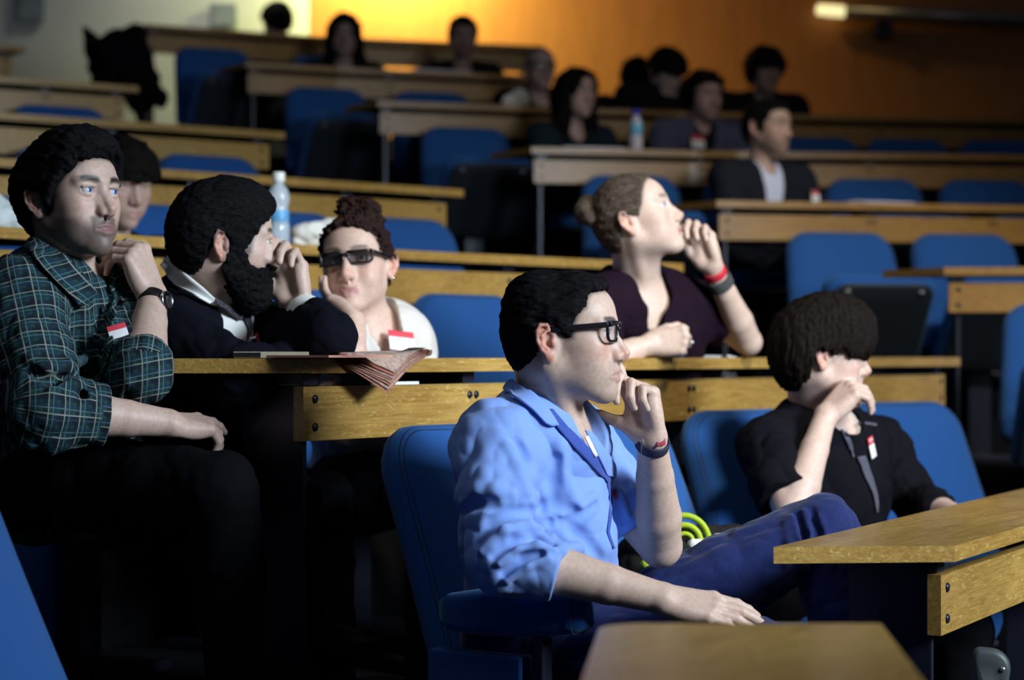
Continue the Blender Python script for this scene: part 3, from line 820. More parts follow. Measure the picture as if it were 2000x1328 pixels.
M['pale_shirt'] = cloth('pale_blue_shirt', (.66, .70, .90), .8, 500, .08); M['pale_cloth'] = cloth('pale_cloth', (.55, .62, .62), .85, 500, .08); M['coat'] = cloth('black_coat', (.006, .006, .008), .95); M['bag_dark'] = cloth('dark_bag', (.020, .019, .017), .85, 300, .3); M['lime'] = mat('yellow_green_webbing', (.38, .50, .01), .6); M['folder'] = mat('pale_folder', (.36, .33, .24), .5)
M['teal'] = cloth('dark_teal', (.012, .022, .028), .9)
M['trouser'] = cloth('dark_trousers', (.0045, .0045, .006), .9)
M['lens'] = mat('spectacle_lens', (.25, .28, .32), .03); b_ = nodes(M['lens'])[2]; b_.inputs['Alpha'].default_value = .10; b_.inputs['Specular IOR Level'].default_value = .9
M['dark_lens'] = mat('tinted_lens', (.02, .02, .024), .06); nodes(M['dark_lens'])[2].inputs['Alpha'].default_value = .38
M['acetate'] = mat('black_acetate', (.010, .010, .013), .22)
M['red'] = mat('red_plastic', (.62, .022, .045), .5)
M['badge_white'] = mat('badge_paper', (.80, .80, .82), .6)
M['badge_red'] = mat('badge_red', (.62, .045, .075), .55)
M['chrome'] = mat('watch_steel', (.62, .63, .66), .18, 1.0)
M['strap_black'] = mat('black_strap', (.006, .006, .007), .5, 0, .2)
M['strap_grey'] = cloth('grey_braid', (.055, .06, .06), .9, 260, .5)

class Person:
    def __init__(s, label, base, cat='person', group=None):
        s.label, s.base, s.group = label, V(*base), group; s.body = None
    def sdf(s, name, model, h, mt, tint=None, parent=None, pad=.03, box=None, uv=None):
        lo, hi = box if box is not None else s.bounds(model, pad)
        v, q = mesh_sdf(model, lo, hi, h)
        col = tint(v) if tint is not None else None
        o = np_mesh(name, v - s.base, q, mt, parent or s.body, col)
        if uv is not None:
            a = o.data.attributes.new('weave', 'FLOAT_VECTOR', 'POINT'); a.data.foreach_set('vector', uv(v).astype(np.float32).ravel())
        if s.body is None:
            s.body = o; o.location = s.base; tag(o, s.label, 'person', s.group)
        return o, v
    def bounds(s, model, pad):
        lo = np.full(3, 1e9); hi = -lo
        for g in model.g:
            for f, prm, c, rb, k, op in g.ops:
                if rb > 1e4 or op != 'u': continue
                w = g.W(c); lo = np.minimum(lo, w - rb * g.sc); hi = np.maximum(hi, w + rb * g.sc)
        return lo - pad, hi + pad
    def part(s, name, bm, mt, parent=None, smooth=True):
        """a bmesh in world coordinates as a part of the person"""
        bmesh.ops.translate(bm, verts=bm.verts[:], vec=Vector(-s.base)); return obj(name, bm, mt, parent or s.body, smooth)
    def eyes(s, H, iris=(.05, .09, .16), gaze=(1, 0, 0), r=.0127):
        for sy in (1, -1):
            c = V(.0765, .0320 * sy, 0); gz = unit(V(*gaze)); B = basis(gz); n = 20; vs = [c + gz * r]; fs = []; rows = 14
            for i in range(1, rows):
                a = PI * (i / rows) ** 1.35
                for k in range(n): t = 2 * PI * k / n; vs.append(c + r * (B @ V(math.cos(a), math.sin(a) * math.cos(t), math.sin(a) * math.sin(t))))
            vs.append(c - gz * r); vs = np.array(vs)
            for i in range(rows - 2):
                for k in range(n): a0 = 1 + i * n; fs.append((a0 + k, a0 + n + k, a0 + n + (k + 1) % n, a0 + (k + 1) % n))
            for k in range(n): fs.append((0, 1 + k, 1 + (k + 1) % n, 1 + (k + 1) % n))
            ang = np.arccos(np.clip(((vs - c) / r) @ gz, -1, 1))
            col = np.where((ang < .20)[:, None], (.004, .004, .005), np.where((ang < .48)[:, None], iris, (.62, .60, .60)))
            w = np.array([H.W(p) for p in vs]) - s.base
            fs = [f if f[2] != f[3] else f for f in fs]
            q = np.array([f for f in fs if f[2] != f[3]])
            np_mesh('eye', w, q, M['eye'], s.body, col)
    def glasses(s, H, mt=None, lens='lens', w=.025, h=.0165, z=.001, thick=.0029, drop=0.0):
        fr = mt or M['acetate']; bm = bmesh.new(); lenses = []
        for sy in (1, -1):
            pts = []
            for u, v in rounded([(-w, -h), (w, -h), (w + .001, h), (-w, h)], [.011, .011, .006, .006], 5):
                yy = (.0335 + u) * sy; pts.append(H.W((.0990 - .9 * max(0, abs(yy) - .02) ** 2 * 6 - .0015, yy, z + v)))
            tube(bm, pts, thick * H.sc, 6, True)
            top = [H.W((.0990 - .9 * max(0, abs((.0335 + u) ) - .02) ** 2 * 6, (.0335 + u) * sy, z + h)) for u in (-w, -w / 2, 0, w / 2, w)]
            tube(bm, top, thick * 1.35 * H.sc, 6)
            lb = bmesh.new(); vs = [lb.verts.new(tuple(p)) for p in pts]; lb.faces.new(vs)
            bmesh.ops.solidify(lb, geom=lb.faces[:], thickness=.0012); lenses.append(lb)
            a, b, c = V(.0900, (.0335 + w + .003) * sy, z + h - .004), V(.030, .0765 * sy, z + h - .008), V(-.022, .0785 * sy, z + h - .012)
            for p, q in ((a, b), (b, c)):
                d = unit(H.R @ (q - p)); Rr = basis(d, tuple(H.R[:, 2])); boxm(bm, (H.W(p) + H.W(q)) / 2, V(np.linalg.norm(q - p) / 2 * H.sc + .001, .0018, .0050), Rr, .001)
            boxm(bm, H.W((.0925, (.0335 + w + .001) * sy, z + h - .003)), V(.005, .0022, .0045), H.R, .001)
        tube(bm, [H.W((.1010, y, z + .006 + .003 * (1 - abs(y) / .009))) for y in (-.010, -.004, .004, .010)], thick * 1.2 * H.sc, 6)
        o = s.part('glasses', bm, fr, None, True)
        for lb in lenses: s.part('lens', lb, M[lens], o, False)
        return o
    def badge(s, surf, c, n, up, w, h, red=.38, split=True):
        """a sticker on the clothing: a red band over white"""
        n = unit(n); up = unit(np.asarray(up, float) - n * (n @ np.asarray(up, float))); R = np.stack([np.cross(up, n), up, n], 1)
        bm = bmesh.new(); boxm(bm, c + R @ V(0, -h * red / 2, .002), V(w / 2, h * (1 - red) / 2, .0010), R, .0004); o = s.part('name_badge', bm, M['badge_white'])
        bm = bmesh.new(); boxm(bm, c + R @ V(0, h * (1 - red) / 2, .002), V(w / 2, h * red / 2, .0011), R, .0004); s.part('red_band', bm, M['badge_red'], o)
        return o
def march(model, pts, d0=2.3, d1=9.0):
    """where the lines of sight through spots of the photograph meet a model: points and a mask of the hits"""
    pts = np.asarray(pts, float).reshape(-1, 2); o = V(0, 0, CAMZ)
    D = np.stack([(pts[:, 0] - CX) / F_PX, np.ones(len(pts)), (HZ - pts[:, 1]) / F_PX], 1); D /= np.linalg.norm(D, axis=1)[:, None]
    t = np.full(len(pts), d0); live = np.ones(len(pts), bool)
    for _ in range(150):
        i = np.flatnonzero(live)
        if not len(i): break
        d = model.ev(o + D[i] * t[i, None]); t[i] += np.where(d > .0004, np.maximum(d * .75, .0005), 0)
        live[i] = (d > .0004) & (t[i] < d1)
    P = o + D * t[:, None]; return P, t < d1
def normal_at(model, P, e=.003):
    n = len(P); f = model.ev(np.concatenate([P, P + (e, 0, 0), P + (0, e, 0), P + (0, 0, e)])); g = np.stack([f[n:2 * n] - f[:n], f[2 * n:3 * n] - f[:n], f[3 * n:] - f[:n]], 1)
    return g / (np.linalg.norm(g, axis=1)[:, None] + 1e-12)
def folds(model, strokes, k=.010):
    """ridges and valleys pressed into cloth along lines"""
    base_g = list(model.g); ref = Model(base_g); ref.post = model.post
    add, sub = G(k=k), G(k=k)
    for pts, r, hgt in strokes:
        P_, ok_ = march(ref, pts)
        if not ok_.any(): continue
        P_ = P_[ok_]; w = list(zip(P_, normal_at(ref, P_)))
        if len(w) < 2: continue
        n_ = len(w)
        for i in range(n_ - 1):
            f0, f1 = [math.sin(PI * (j + .6) / (n_ + .2)) ** .5 for j in (i, i + 1)]
            off = (hgt - r) if hgt > 0 else (r + hgt)
            g = add if hgt > 0 else sub
            g.cone(w[i][0] + w[i][1] * off, w[i + 1][0] + w[i + 1][1] * off, max(r * f0, .001), max(r * f1, .001), k=k)
    prev = model.post
    def post(d, P):
        if prev is not None: d = prev(d, P)
        c = P.mean(0); r = float(np.sqrt(((P - c) ** 2).sum(1).max())) + .02
        if add.ops: d = smin(d, add.ev(P, c, r), k)
        if sub.ops: d = smax(d, -sub.ev(P, c, r), k)
        return d
    model.post = post

def patch(person, name, mt, rows, model, lift=.004, thick=.0022, sub=6, parent=None, smooth=True):
    """a piece of cloth laid over the figure: rows of points seen in the photograph, dropped on the surface below"""
    rows = [np.array(r, float) for r in rows]
    def lerp(a, n): 
        t = np.linspace(0, len(a) - 1, n); i = np.minimum(t.astype(int), len(a) - 2); f = (t - i)[:, None]; return a[i] * (1 - f) + a[i + 1] * f
    rows = [lerp(r, sub * (len(r) - 1) + 1) for r in rows]; A = np.stack(rows)
    A = np.stack([lerp(A[:, j], sub * (len(rows) - 1) + 1) for j in range(A.shape[1])], 1)
    Pf, okf = march(model, A.reshape(-1, 2)); ok = okf.reshape(A.shape[:2])
    if not ok.any(): return None
    P = Pf.reshape(A.shape[:2] + (3,)); Nn = normal_at(model, Pf).reshape(P.shape)
    for i in range(A.shape[0]):
        for j in range(A.shape[1]):
            if not ok[i, j]:
                k = np.argmin(np.where(ok, ((A - A[i, j]) ** 2).sum(-1), 1e12)); u = np.unravel_index(k, ok.shape); P[i, j] = W(*A[i, j], P[u][1]); Nn[i, j] = Nn[u]
    for _ in range(2):
        Q = P.copy(); Q[1:-1] += .5 * ((P[2:] + P[:-2]) / 2 - P[1:-1]); Q[:, 1:-1] += .5 * ((P[:, 2:] + P[:, :-2]) / 2 - P[:, 1:-1]); P = Q
    T = P + Nn * (lift + thick); B = P + Nn * lift
    bm = bmesh.new(); ni, nj = A.shape[:2]
    tv = [[bm.verts.new(tuple(T[i, j])) for j in range(nj)] for i in range(ni)]; bv = [[bm.verts.new(tuple(B[i, j])) for j in range(nj)] for i in range(ni)]
    for i in range(ni - 1):
        for j in range(nj - 1):
            bm.faces.new((tv[i][j], tv[i][j + 1], tv[i + 1][j + 1], tv[i + 1][j])); bm.faces.new((bv[i][j], bv[i + 1][j], bv[i + 1][j + 1], bv[i][j + 1]))
    for j in range(nj - 1):
        bm.faces.new((tv[0][j], bv[0][j], bv[0][j + 1], tv[0][j + 1])); bm.faces.new((tv[-1][j], tv[-1][j + 1], bv[-1][j + 1], bv[-1][j]))
    for i in range(ni - 1):
        bm.faces.new((tv[i][0], tv[i + 1][0], bv[i + 1][0], bv[i][0])); bm.faces.new((tv[i][-1], bv[i][-1], bv[i + 1][-1], tv[i + 1][-1]))
    return person.part(name, bm, mt, parent, smooth)
def hair_model(H, poly, t=.012, ty=.7, extra=None, seed=3, amp=.0022, back=True, freq=45, aniso=(.45, 1, 1), k=.008, jag=.0045):
    g = G(H.o, H.R, H.sc, k=.02)
    g.ell((-.010, 0, .020), (.092 + t, .0745 + t * ty, .082 + t)); g.ell((.046, 0, .032), (.0475 + t * .7, .058 + t * ty, .052 + t), k=.03)
    if back: g.ell((-.040, 0, -.010), (.058 + t * .8, .064 + t * ty, .078 + t * .5))
    if extra: extra(g)
    if poly is not None:
        j1, j2, ps = sines(seed + 20, 70, 8, (1, 1, .3)), sines(seed + 21, 28, 6, (1, 1, .3)), poly_sd(poly)
        g_fn(g, lambda q: ps(q) + jag * (.6 * j1(q) + .5 * j2(q)), k)
    a, b, c = sines(seed, freq, 12, aniso), sines(seed + 5, freq * .35, 6), sines(seed + 9, freq * 2.2, 14, aniso)
    g.disp = lambda P, q: H.sc * amp * (a(q) * .9 + b(q) * .45 + c(q) * .6)
    return Model([g])
def tint_person(H, base_c, **kw):
    hand_c = np.array(base_c) * np.array([1.0, .93, .9])
    def f(v):
        q = H.L(v); col = np.tile(np.array(base_c), (len(v), 1)); m = (np.abs(q) < (.17, .12, .17)).all(1); i = np.flatnonzero(m); m[i[H.ev(v[i]) > .0035]] = False
        col[m] = skin_tint(q[m], base_c, **kw); return col
    return f

def weave_uv(sk, segs, r=.058):
    """cloth coordinates: round and along the nearest sleeve, or round and up the trunk"""
    def f(v):
        q = (v - sk['chest']) @ sk['R']; best = np.linalg.norm(q[:, :2], axis=1) - .125; best = np.maximum(best, -.06)
        out = np.stack([np.arctan2(q[:, 1], q[:, 0]) * .15, q[:, 2], q[:, 0] * 0], 1)
        for n_, (a, b) in enumerate(segs):
            ax = unit(b - a); t = np.clip((v - a) @ ax, -.03, np.linalg.norm(b - a)); B = basis(ax, (0.2, 1, .1)); w = v - a - t[:, None] * ax
            d = np.linalg.norm(w, axis=1) - r + .012; m = d < best; best = np.where(m, d, best); l = w @ B
            u = np.stack([np.arctan2(l[:, 1], l[:, 2]) * r + n_, (v - a) @ ax, t * 0], 1); e_ = (v - a) @ ax > np.linalg.norm(b - a) - .012; u[e_] = np.stack([v[:, 0] * .9 + v[:, 1] * .3, v[:, 2] * .95 - v[:, 0] * .2, t * 0], 1)[e_]; out[m] = u[m]
        return out
    return f
def plaid_mat(name, ground, bands):
    """woven stripes in both directions: (period, offset, half width, colour, strength)"""
    m = mat(name, ground, .85, 0, .2); N, L, b = nodes(m)
    at = N.new('ShaderNodeAttribute'); at.attribute_name = 'weave'; sp = N.new('ShaderNodeSeparateXYZ'); L.new(at.outputs['Vector'], sp.inputs[0])
    cur = None
    def math_(op, a, c=None, v=None):
        n = N.new('ShaderNodeMath'); n.operation = op; L.new(a, n.inputs[0])
        if c is not None: L.new(c, n.inputs[1])
        elif v is not None: n.inputs[1].default_value = v
        return n.outputs[0]
    prev = None
    for per, off, hw, c, stg in bands:
        for axis in (0, 1):
            f = math_('FRACT', math_('MULTIPLY', math_('ADD', sp.outputs[axis], v=off), v=1 / per)); d = math_('ABSOLUTE', math_('SUBTRACT', f, v=.5))
            mr = N.new('ShaderNodeMapRange'); L.new(d, mr.inputs[0]); mr.inputs[1].default_value = hw / per * .75; mr.inputs[2].default_value = hw / per * 1.25; mr.inputs[3].default_value = stg; mr.inputs[4].default_value = 0
            x = N.new('ShaderNodeMix'); x.data_type = 'RGBA'; L.new(mr.outputs[0], x.inputs[0])
            if prev is None: x.inputs[6].default_value = (*ground, 1)
            else: L.new(prev, x.inputs[6])
            x.inputs[7].default_value = (*c, 1); prev = x.outputs[2]
    t = tex(m, 'ShaderNodeTexNoise', 500, detail=2); base(m, mul(m, prev, ramp(m, t.outputs[0], [(.3, (.7, .7, .7)), (.7, (1, 1, 1))]))); bump(m, t.outputs[0], .2, .0006)
    return m
def sit(p, hipR, kneeR, ankR, hipL, kneeL, ankL, mt, sk=None, h=.008, shoe=True, seed=5, r=1.0):
    """trousers and shoes of a seated figure"""
    l1, l2 = leg_group(hipR, kneeR, ankR, .012, r), leg_group(hipL, kneeL, ankL, .012, r)
    for q, s_ in ((l1, seed), (l2, seed + 9)): q.disp = crumple(s_, .004, 7)
    g = [l1, l2]
    if sk is not None: pv = G(k=.04); pv.ell(sk['pelvis'], (.125, .175, .115), sk['R']); g = [pv] + g
    p.sdf('trousers', Model(g), h, mt)
    if shoe:
        for a, k_ in ((ankR, kneeR), (ankL, kneeL)):
            g = G(k=.02); fw = unit(V(*(k_ - a)[:2], 0) + V(.6, -.35, 0)); b = a + V(0, 0, -.02); R = basis(fw); g.ell(b + fw * .07 + V(0, 0, -.025), (.13, .047, .036), R); g.ell(b, (.055, .044, .055))
            p.sdf('shoe', Model([g]), .010, M['strap_black'])

def sleeve_end(el, wr, s, r1, r2, seed, amp=.004):
    """the part of a sleeve past the elbow, ending square at a distance s along the forearm"""
    ax = unit(wr - el); g = G(k=.02); g.k = .012; g.cone(el, el + ax * (s + .06), r1, r2 + (r2 - r1) * .06 / max(s, .03), k=.01); g.disp = crumple(seed, amp, 9); g.plane(ax, el + ax * s, .004)
    return g
def knees(hip, n, reach=.36, drop=.40):
    k = hip + n * reach + V(0, 0, .015); return hip, k, k + n * .03 - V(0, 0, drop)
NL = V(.839, -.545, 0)
# ------------------------------------------------------------------ the man in the light blue shirt
FAST = False
HV = .0030
def make_blue():
    p = Person('man in light blue shirt and black glasses leaning his finger on his mouth', W(1050, 1300, 3.75))
    H = head_group(W(1099, 652, 3.64), rot(math.radians(-11), math.radians(1)), 1.0, jaw=1.0, open_eye=.95)
    sk = dict(pelvis=W(1045, 1232, 3.80), chest=W(1046, 962, 3.72), neck=W(1068, 795, 3.70), sh=[W(962, 858, 3.57), W(1130, 862, 3.87)])
    elR, wrR = W(990, 1088, 3.47), W(1292, 1168, 3.46)
    elL, wrL = W(1290, 1066, 3.86), W(1273, 856, 3.70)
    T = torso_group(sk, -.012)
    nk = G(k=.03); nk.k = .03; nk.cone(H.W((-.030, 0, -.055)), sk['neck'] + V(-.005, 0, -.02), .053, .058)
    nk.cone(H.W((.0, 0, -.070)), sk['neck'] + V(.020, -.01, -.03), .036, .038, k=.02)
    nk.cone(H.W((-.02, -.05, -.06)), sk['neck'] + V(.05, -.05, -.045), .016, .013, k=.02)
    hR = hand(wrR, (1, .05, -.20), (.1, -.5, .85), 1, [(.12, .25, .15), (.10, .25, .15), (.12, .28, .15), (.16, .3, .2)], 1.0)
    hL = hand(wrL, (-.24, -.02, .97), (.62, .74, .0), -1, [(.02, .22, .2), (.95, 1.35, .6), (1.15, 1.5, .7), (1.25, 1.5, .7)], 1.0,
              thumb=[(.018, .022, -.010), (.042, .046, -.022), (.060, .080, -.026), (.074, .110, -.024)])
    body = Model([T, H, nk, arm_group(sk['sh'][0], elR, wrR), arm_group(sk['sh'][1], elL, wrL), hR, hL])
    sd = lambda px, py: ((px - 1099 + 15) / 1078, (652 - py) / 1100)
    hp = [(.100, .092), (.090, .080), (.078, .075), (.060, .071), sd(1142, 583), sd(1140, 603), sd(1126, 615), sd(1119, 632), sd(1116, 660), sd(1103, 664), (-.002, .018), (-.030, .020), sd(1050, 664), sd(1048, 690), sd(1036, 708), (-.070, -.070), (-.13, -.075), (-.14, .16), (.085, .16), (.094, .11)]
    p.sdf('person', body, HV, M['skin'], tint_person(H, (.60, .425, .335), beard=.20, brow=(.03, .024, .02), red=2.0, hp=hp))
    p.eyes(H, (.06, .07, .08), (1, -.25, 0)); p.glasses(H)
    def ex(g): g.ell((.036, 0, .084), (.044, .050, .021), k=.02); g.ell((-.05, 0, .06), (.05, .06, .05), k=.03)
    p.sdf('hair', hair_model(H, hp, .0085, .8, ex, 11, .0014, freq=60, aniso=(.25, 1, 1), k=.012, jag=.0020), .0028, M['hair_black'])
    # shirt: torso and rolled sleeves
    S = torso_group(sk, .010, 1.02); S.k = .03
    S.cone(sk['pelvis'] + V(.06, 0, .02), sk['chest'] + V(.055, -.03, -.08), .10, .09, k=.04)
    S.disp = lambda P, L, f=crumple(21, .0060, 6.0): f(P, L)
    sl = G(k=.02); sl.k = .02
    cufR = elR * .80 + wrR * .20; cufL = elL * .96 + wrL * .04
    sl.chain([sk['sh'][0] + V(0, 0, -.005), sk['sh'][0] * .5 + elR * .5 + V(-.005, -.01, 0), elR + V(-.006, -.004, -.004)], [.068, .066, .060], k=.008)
    eL8 = sk['sh'][1] * .24 + elL * .76; s2 = G(k=.02); s2.k = .02; s2.chain([sk['sh'][1], sk['sh'][1] * .6 + elL * .4, eL8], [.066, .060, .058], k=.01); axL = unit(elL - sk['sh'][1]); s2.disp = crumple(35, .0056, 9); s2.plane(axL, eL8, .004)
    sl.disp = lambda P, L, f=crumple(33, .0056, 8.0): f(P, L)
    axR = unit(wrR - elR)
    cf = G(k=.004); cf.k = .004
    for t_, r_ in ((.085, .0575), (.120, .0550), (.150, .0535)): cf.cone(elR + axR * (.27 * t_ * 1.5), elR + axR * (.27 * t_ * 1.5 + .018), r_, r_ - .001, k=.004)
    fR = sleeve_end(elR, wrR, .088, .060, .054, 34, .0045); cf.plane(axR, elR + axR * .088, .004); shirt = Model([S, sl, s2, fR, cf])
    vneck = G(k=.012); nb = sk['neck']; fw = sk['R'][:, 0]
    vneck.cone(nb + V(0, 0, .05), nb + fw * .10 + V(0, 0, -.02), .052, .046, k=.01); vneck.cone(nb + fw * .10 + V(0, 0, -.02), nb + fw * .155 + V(.01, -.02, -.115), .046, .006, k=.01)
    def post(d, P):
        d = smax(d, -vneck.ev(P), .008)
        return np.where((P[:, 2] < p_hem(P)), np.maximum(d, p_hem(P) - P[:, 2]), d)
    hem0 = W(1150, 1205, 3.7)[2]
    def p_hem(P): return hem0 + .20 * (P[:, 0] - .06) 
    shirt.post = post
    folds(shirt, [
        ([(905, 985), (935, 960), (965, 955), (1000, 962)], .014, .010), ([(900, 1000), (930, 985), (960, 985), (985, 1000)], .010, -.008),
        ([(1005, 860), (1030, 900), (1050, 940), (1062, 990), (1070, 1040)], .012, -.010), ([(990, 870), (1015, 915), (1030, 960)], .012, .007),
        ([(935, 1060), (960, 1020), (1000, 1000), (1040, 1000), (1075, 1020)], .012, -.012), ([(940, 1075), (985, 1035), (1030, 1025), (1072, 1040)], .010, .010),
        ([(965, 1085), (1005, 1055), (1045, 1050), (1078, 1062)], .008, -.009), ([(975, 1100), (1010, 1072), (1050, 1066), (1080, 1075)], .008, .009),
        ([(985, 1120), (1020, 1092), (1055, 1082)], .007, -.007), ([(990, 1132), (1030, 1104), (1070, 1090)], .008, .008),
        ([(1085, 895), (1078, 940), (1085, 985), (1120, 1000)], .016, -.009), ([(1095, 870), (1100, 930), (1125, 975)], .014, .007),
        ([(1100, 1005), (1130, 990), (1160, 970)], .012, .008), ([(1095, 1020), (1135, 1012), (1165, 990)], .010, -.007),
        ([(1090, 1050), (1120, 1035), (1150, 1060), (1170, 1090)], .014, -.008), ([(1100, 1075), (1135, 1070), (1175, 1105)], .014, .008),
        ([(1210, 960), (1225, 1000), (1235, 1050)], .008, .007), ([(1222, 950), (1240, 1000), (1245, 1050)], .007, -.007), ([(1200, 985), (1212, 1020), (1222, 1070)], .007, -.006)], .010)
    so, _ = p.sdf('shirt', shirt, HV, M['chambray'])
    sk_in = Model([nk, shirt.g[0], shirt.g[1]]); sk_in.post = None
    both = Model([shirt.g[0], shirt.g[1], nk])
    patch(p, 'collar', M['chambray'], [[(1008, 741), (1032, 761), (1061, 797), (1086, 834)], [(996, 754), (1018, 772), (1048, 808), (1073, 835)], [(986, 768), (1004, 783), (1034, 803), (1060, 828)]], both, .007, .0035, 5, so)
    patch(p, 'collar', M['chambray'], [[(1139, 842), (1152, 866), (1166, 896), (1184, 930)], [(1147, 843), (1166, 870), (1184, 900), (1192, 930)], [(1153, 847), (1176, 876), (1197, 906), (1199, 935)]], both, .004, .0025, 5, so)
    patch(p, 'facing', M['inner_blue'], [[(1063, 801), (1087, 838), (1117, 872), (1150, 905), (1184, 942)], [(1078, 800), (1108, 836), (1136, 862), (1166, 896), (1189, 938)]], both, .003, .0015, 5, so)
    patch(p, 'undershirt', M['white_cloth'], [[(1138, 855), (1146, 872), (1158, 892)], [(1145, 852), (1153, 868), (1163, 890)]], both, .004, .002, 4)
    patch(p, 'placket', M['inner_blue'], [[(1184, 938), (1190, 975), (1188, 1010), (1184, 1040), (1196, 1072)], [(1190, 936), (1196, 975), (1193, 1010), (1189, 1040), (1200, 1070)]], shirt, .0006, .0012, 5, so)
    patch(p, 'placket_tab', M['badge_red'], [[(1198, 958), (1203, 976)], [(1204, 957), (1208, 974)]], shirt, .0035, .0015, 3, so)
    # far sleeve ends in shadow above the elbow; watch with a striped fabric strap
    ax = unit(wrL - elL); wc = wrL - ax * .010
    w_o = around('watch_strap', wc, ax + V(.28, .0, 0), .0285, .0300, .020, .003, M['strap_navy'], p.part)
    for u in (-1, 1):
        q = wc + V(-.008, -.031, -.001) + V(.0125 * u, .0015, .004 * u); bm = bmesh.new(); boxm(bm, q, V(.0012, .0025, .0125), rot(0, 0, math.radians(0)), .0006); p.part('buckle', bm, M['chrome'], w_o)
    bm = bmesh.new(); boxm(bm, wc + V(.013, -.029, .004), V(.009, .0016, .0085), basis((.9, .35, .1)), .001); p.part('strap_stripe', bm, M['strap_red'], w_o)
    # jeans
    L1 = leg_group(W(1085, 1250, 3.70), W(1470, 1290, 3.50), W(1520, 1640, 3.55), .012)
    L2 = leg_group(W(1140, 1275, 3.93), W(1605, 1036, 3.95), W(1685, 1420, 3.92), .010)
    pv = G(k=.04); pv.ell(sk['pelvis'], (.125, .175, .12), sk['R'])
    for q, sd_ in ((L1, 61), (L2, 71)): q.disp = (lambda f: (lambda P, L: f(P, L)))(crumple(sd_, .0042, 8))
    jeans = Model([pv, L1, L2])
    folds(jeans, [([(1545, 1010), (1560, 1050), (1555, 1090)], .009, .008), ([(1570, 1000), (1580, 1040), (1572, 1080)], .007, .007), ([(1558, 1005), (1570, 1045), (1563, 1085)], .006, -.006), ([(1600, 1010), (1612, 1050), (1600, 1090)], .007, .006), ([(1535, 1020), (1542, 1060), (1535, 1100)], .008, .007), ([(1585, 995), (1597, 1040), (1588, 1085)], .006, -.006)])
    p.sdf('jeans', jeans, .005, M['denim'])
    for a_, z_ in ((W(1520, 1640, 3.55), 0.0), (W(1685, 1420, 3.92), 0.22)):
        g = G(k=.02); b = V(a_[0], a_[1], z_ + .045); g.ell(b + V(.07, -.04, -.005), (.135, .048, .040), rot(math.radians(-33))); g.ell(b + V(-.01, 0, .02), (.055, .045, .06))
        p.sdf('shoe', Model([g]), .008, M['strap_black'])
    return p
M['strap_navy'] = mat('navy_strap', (.018, .018, .045), .7); M['strap_red'] = mat('red_stripe', (.30, .02, .05), .7)
blue = make_blue()
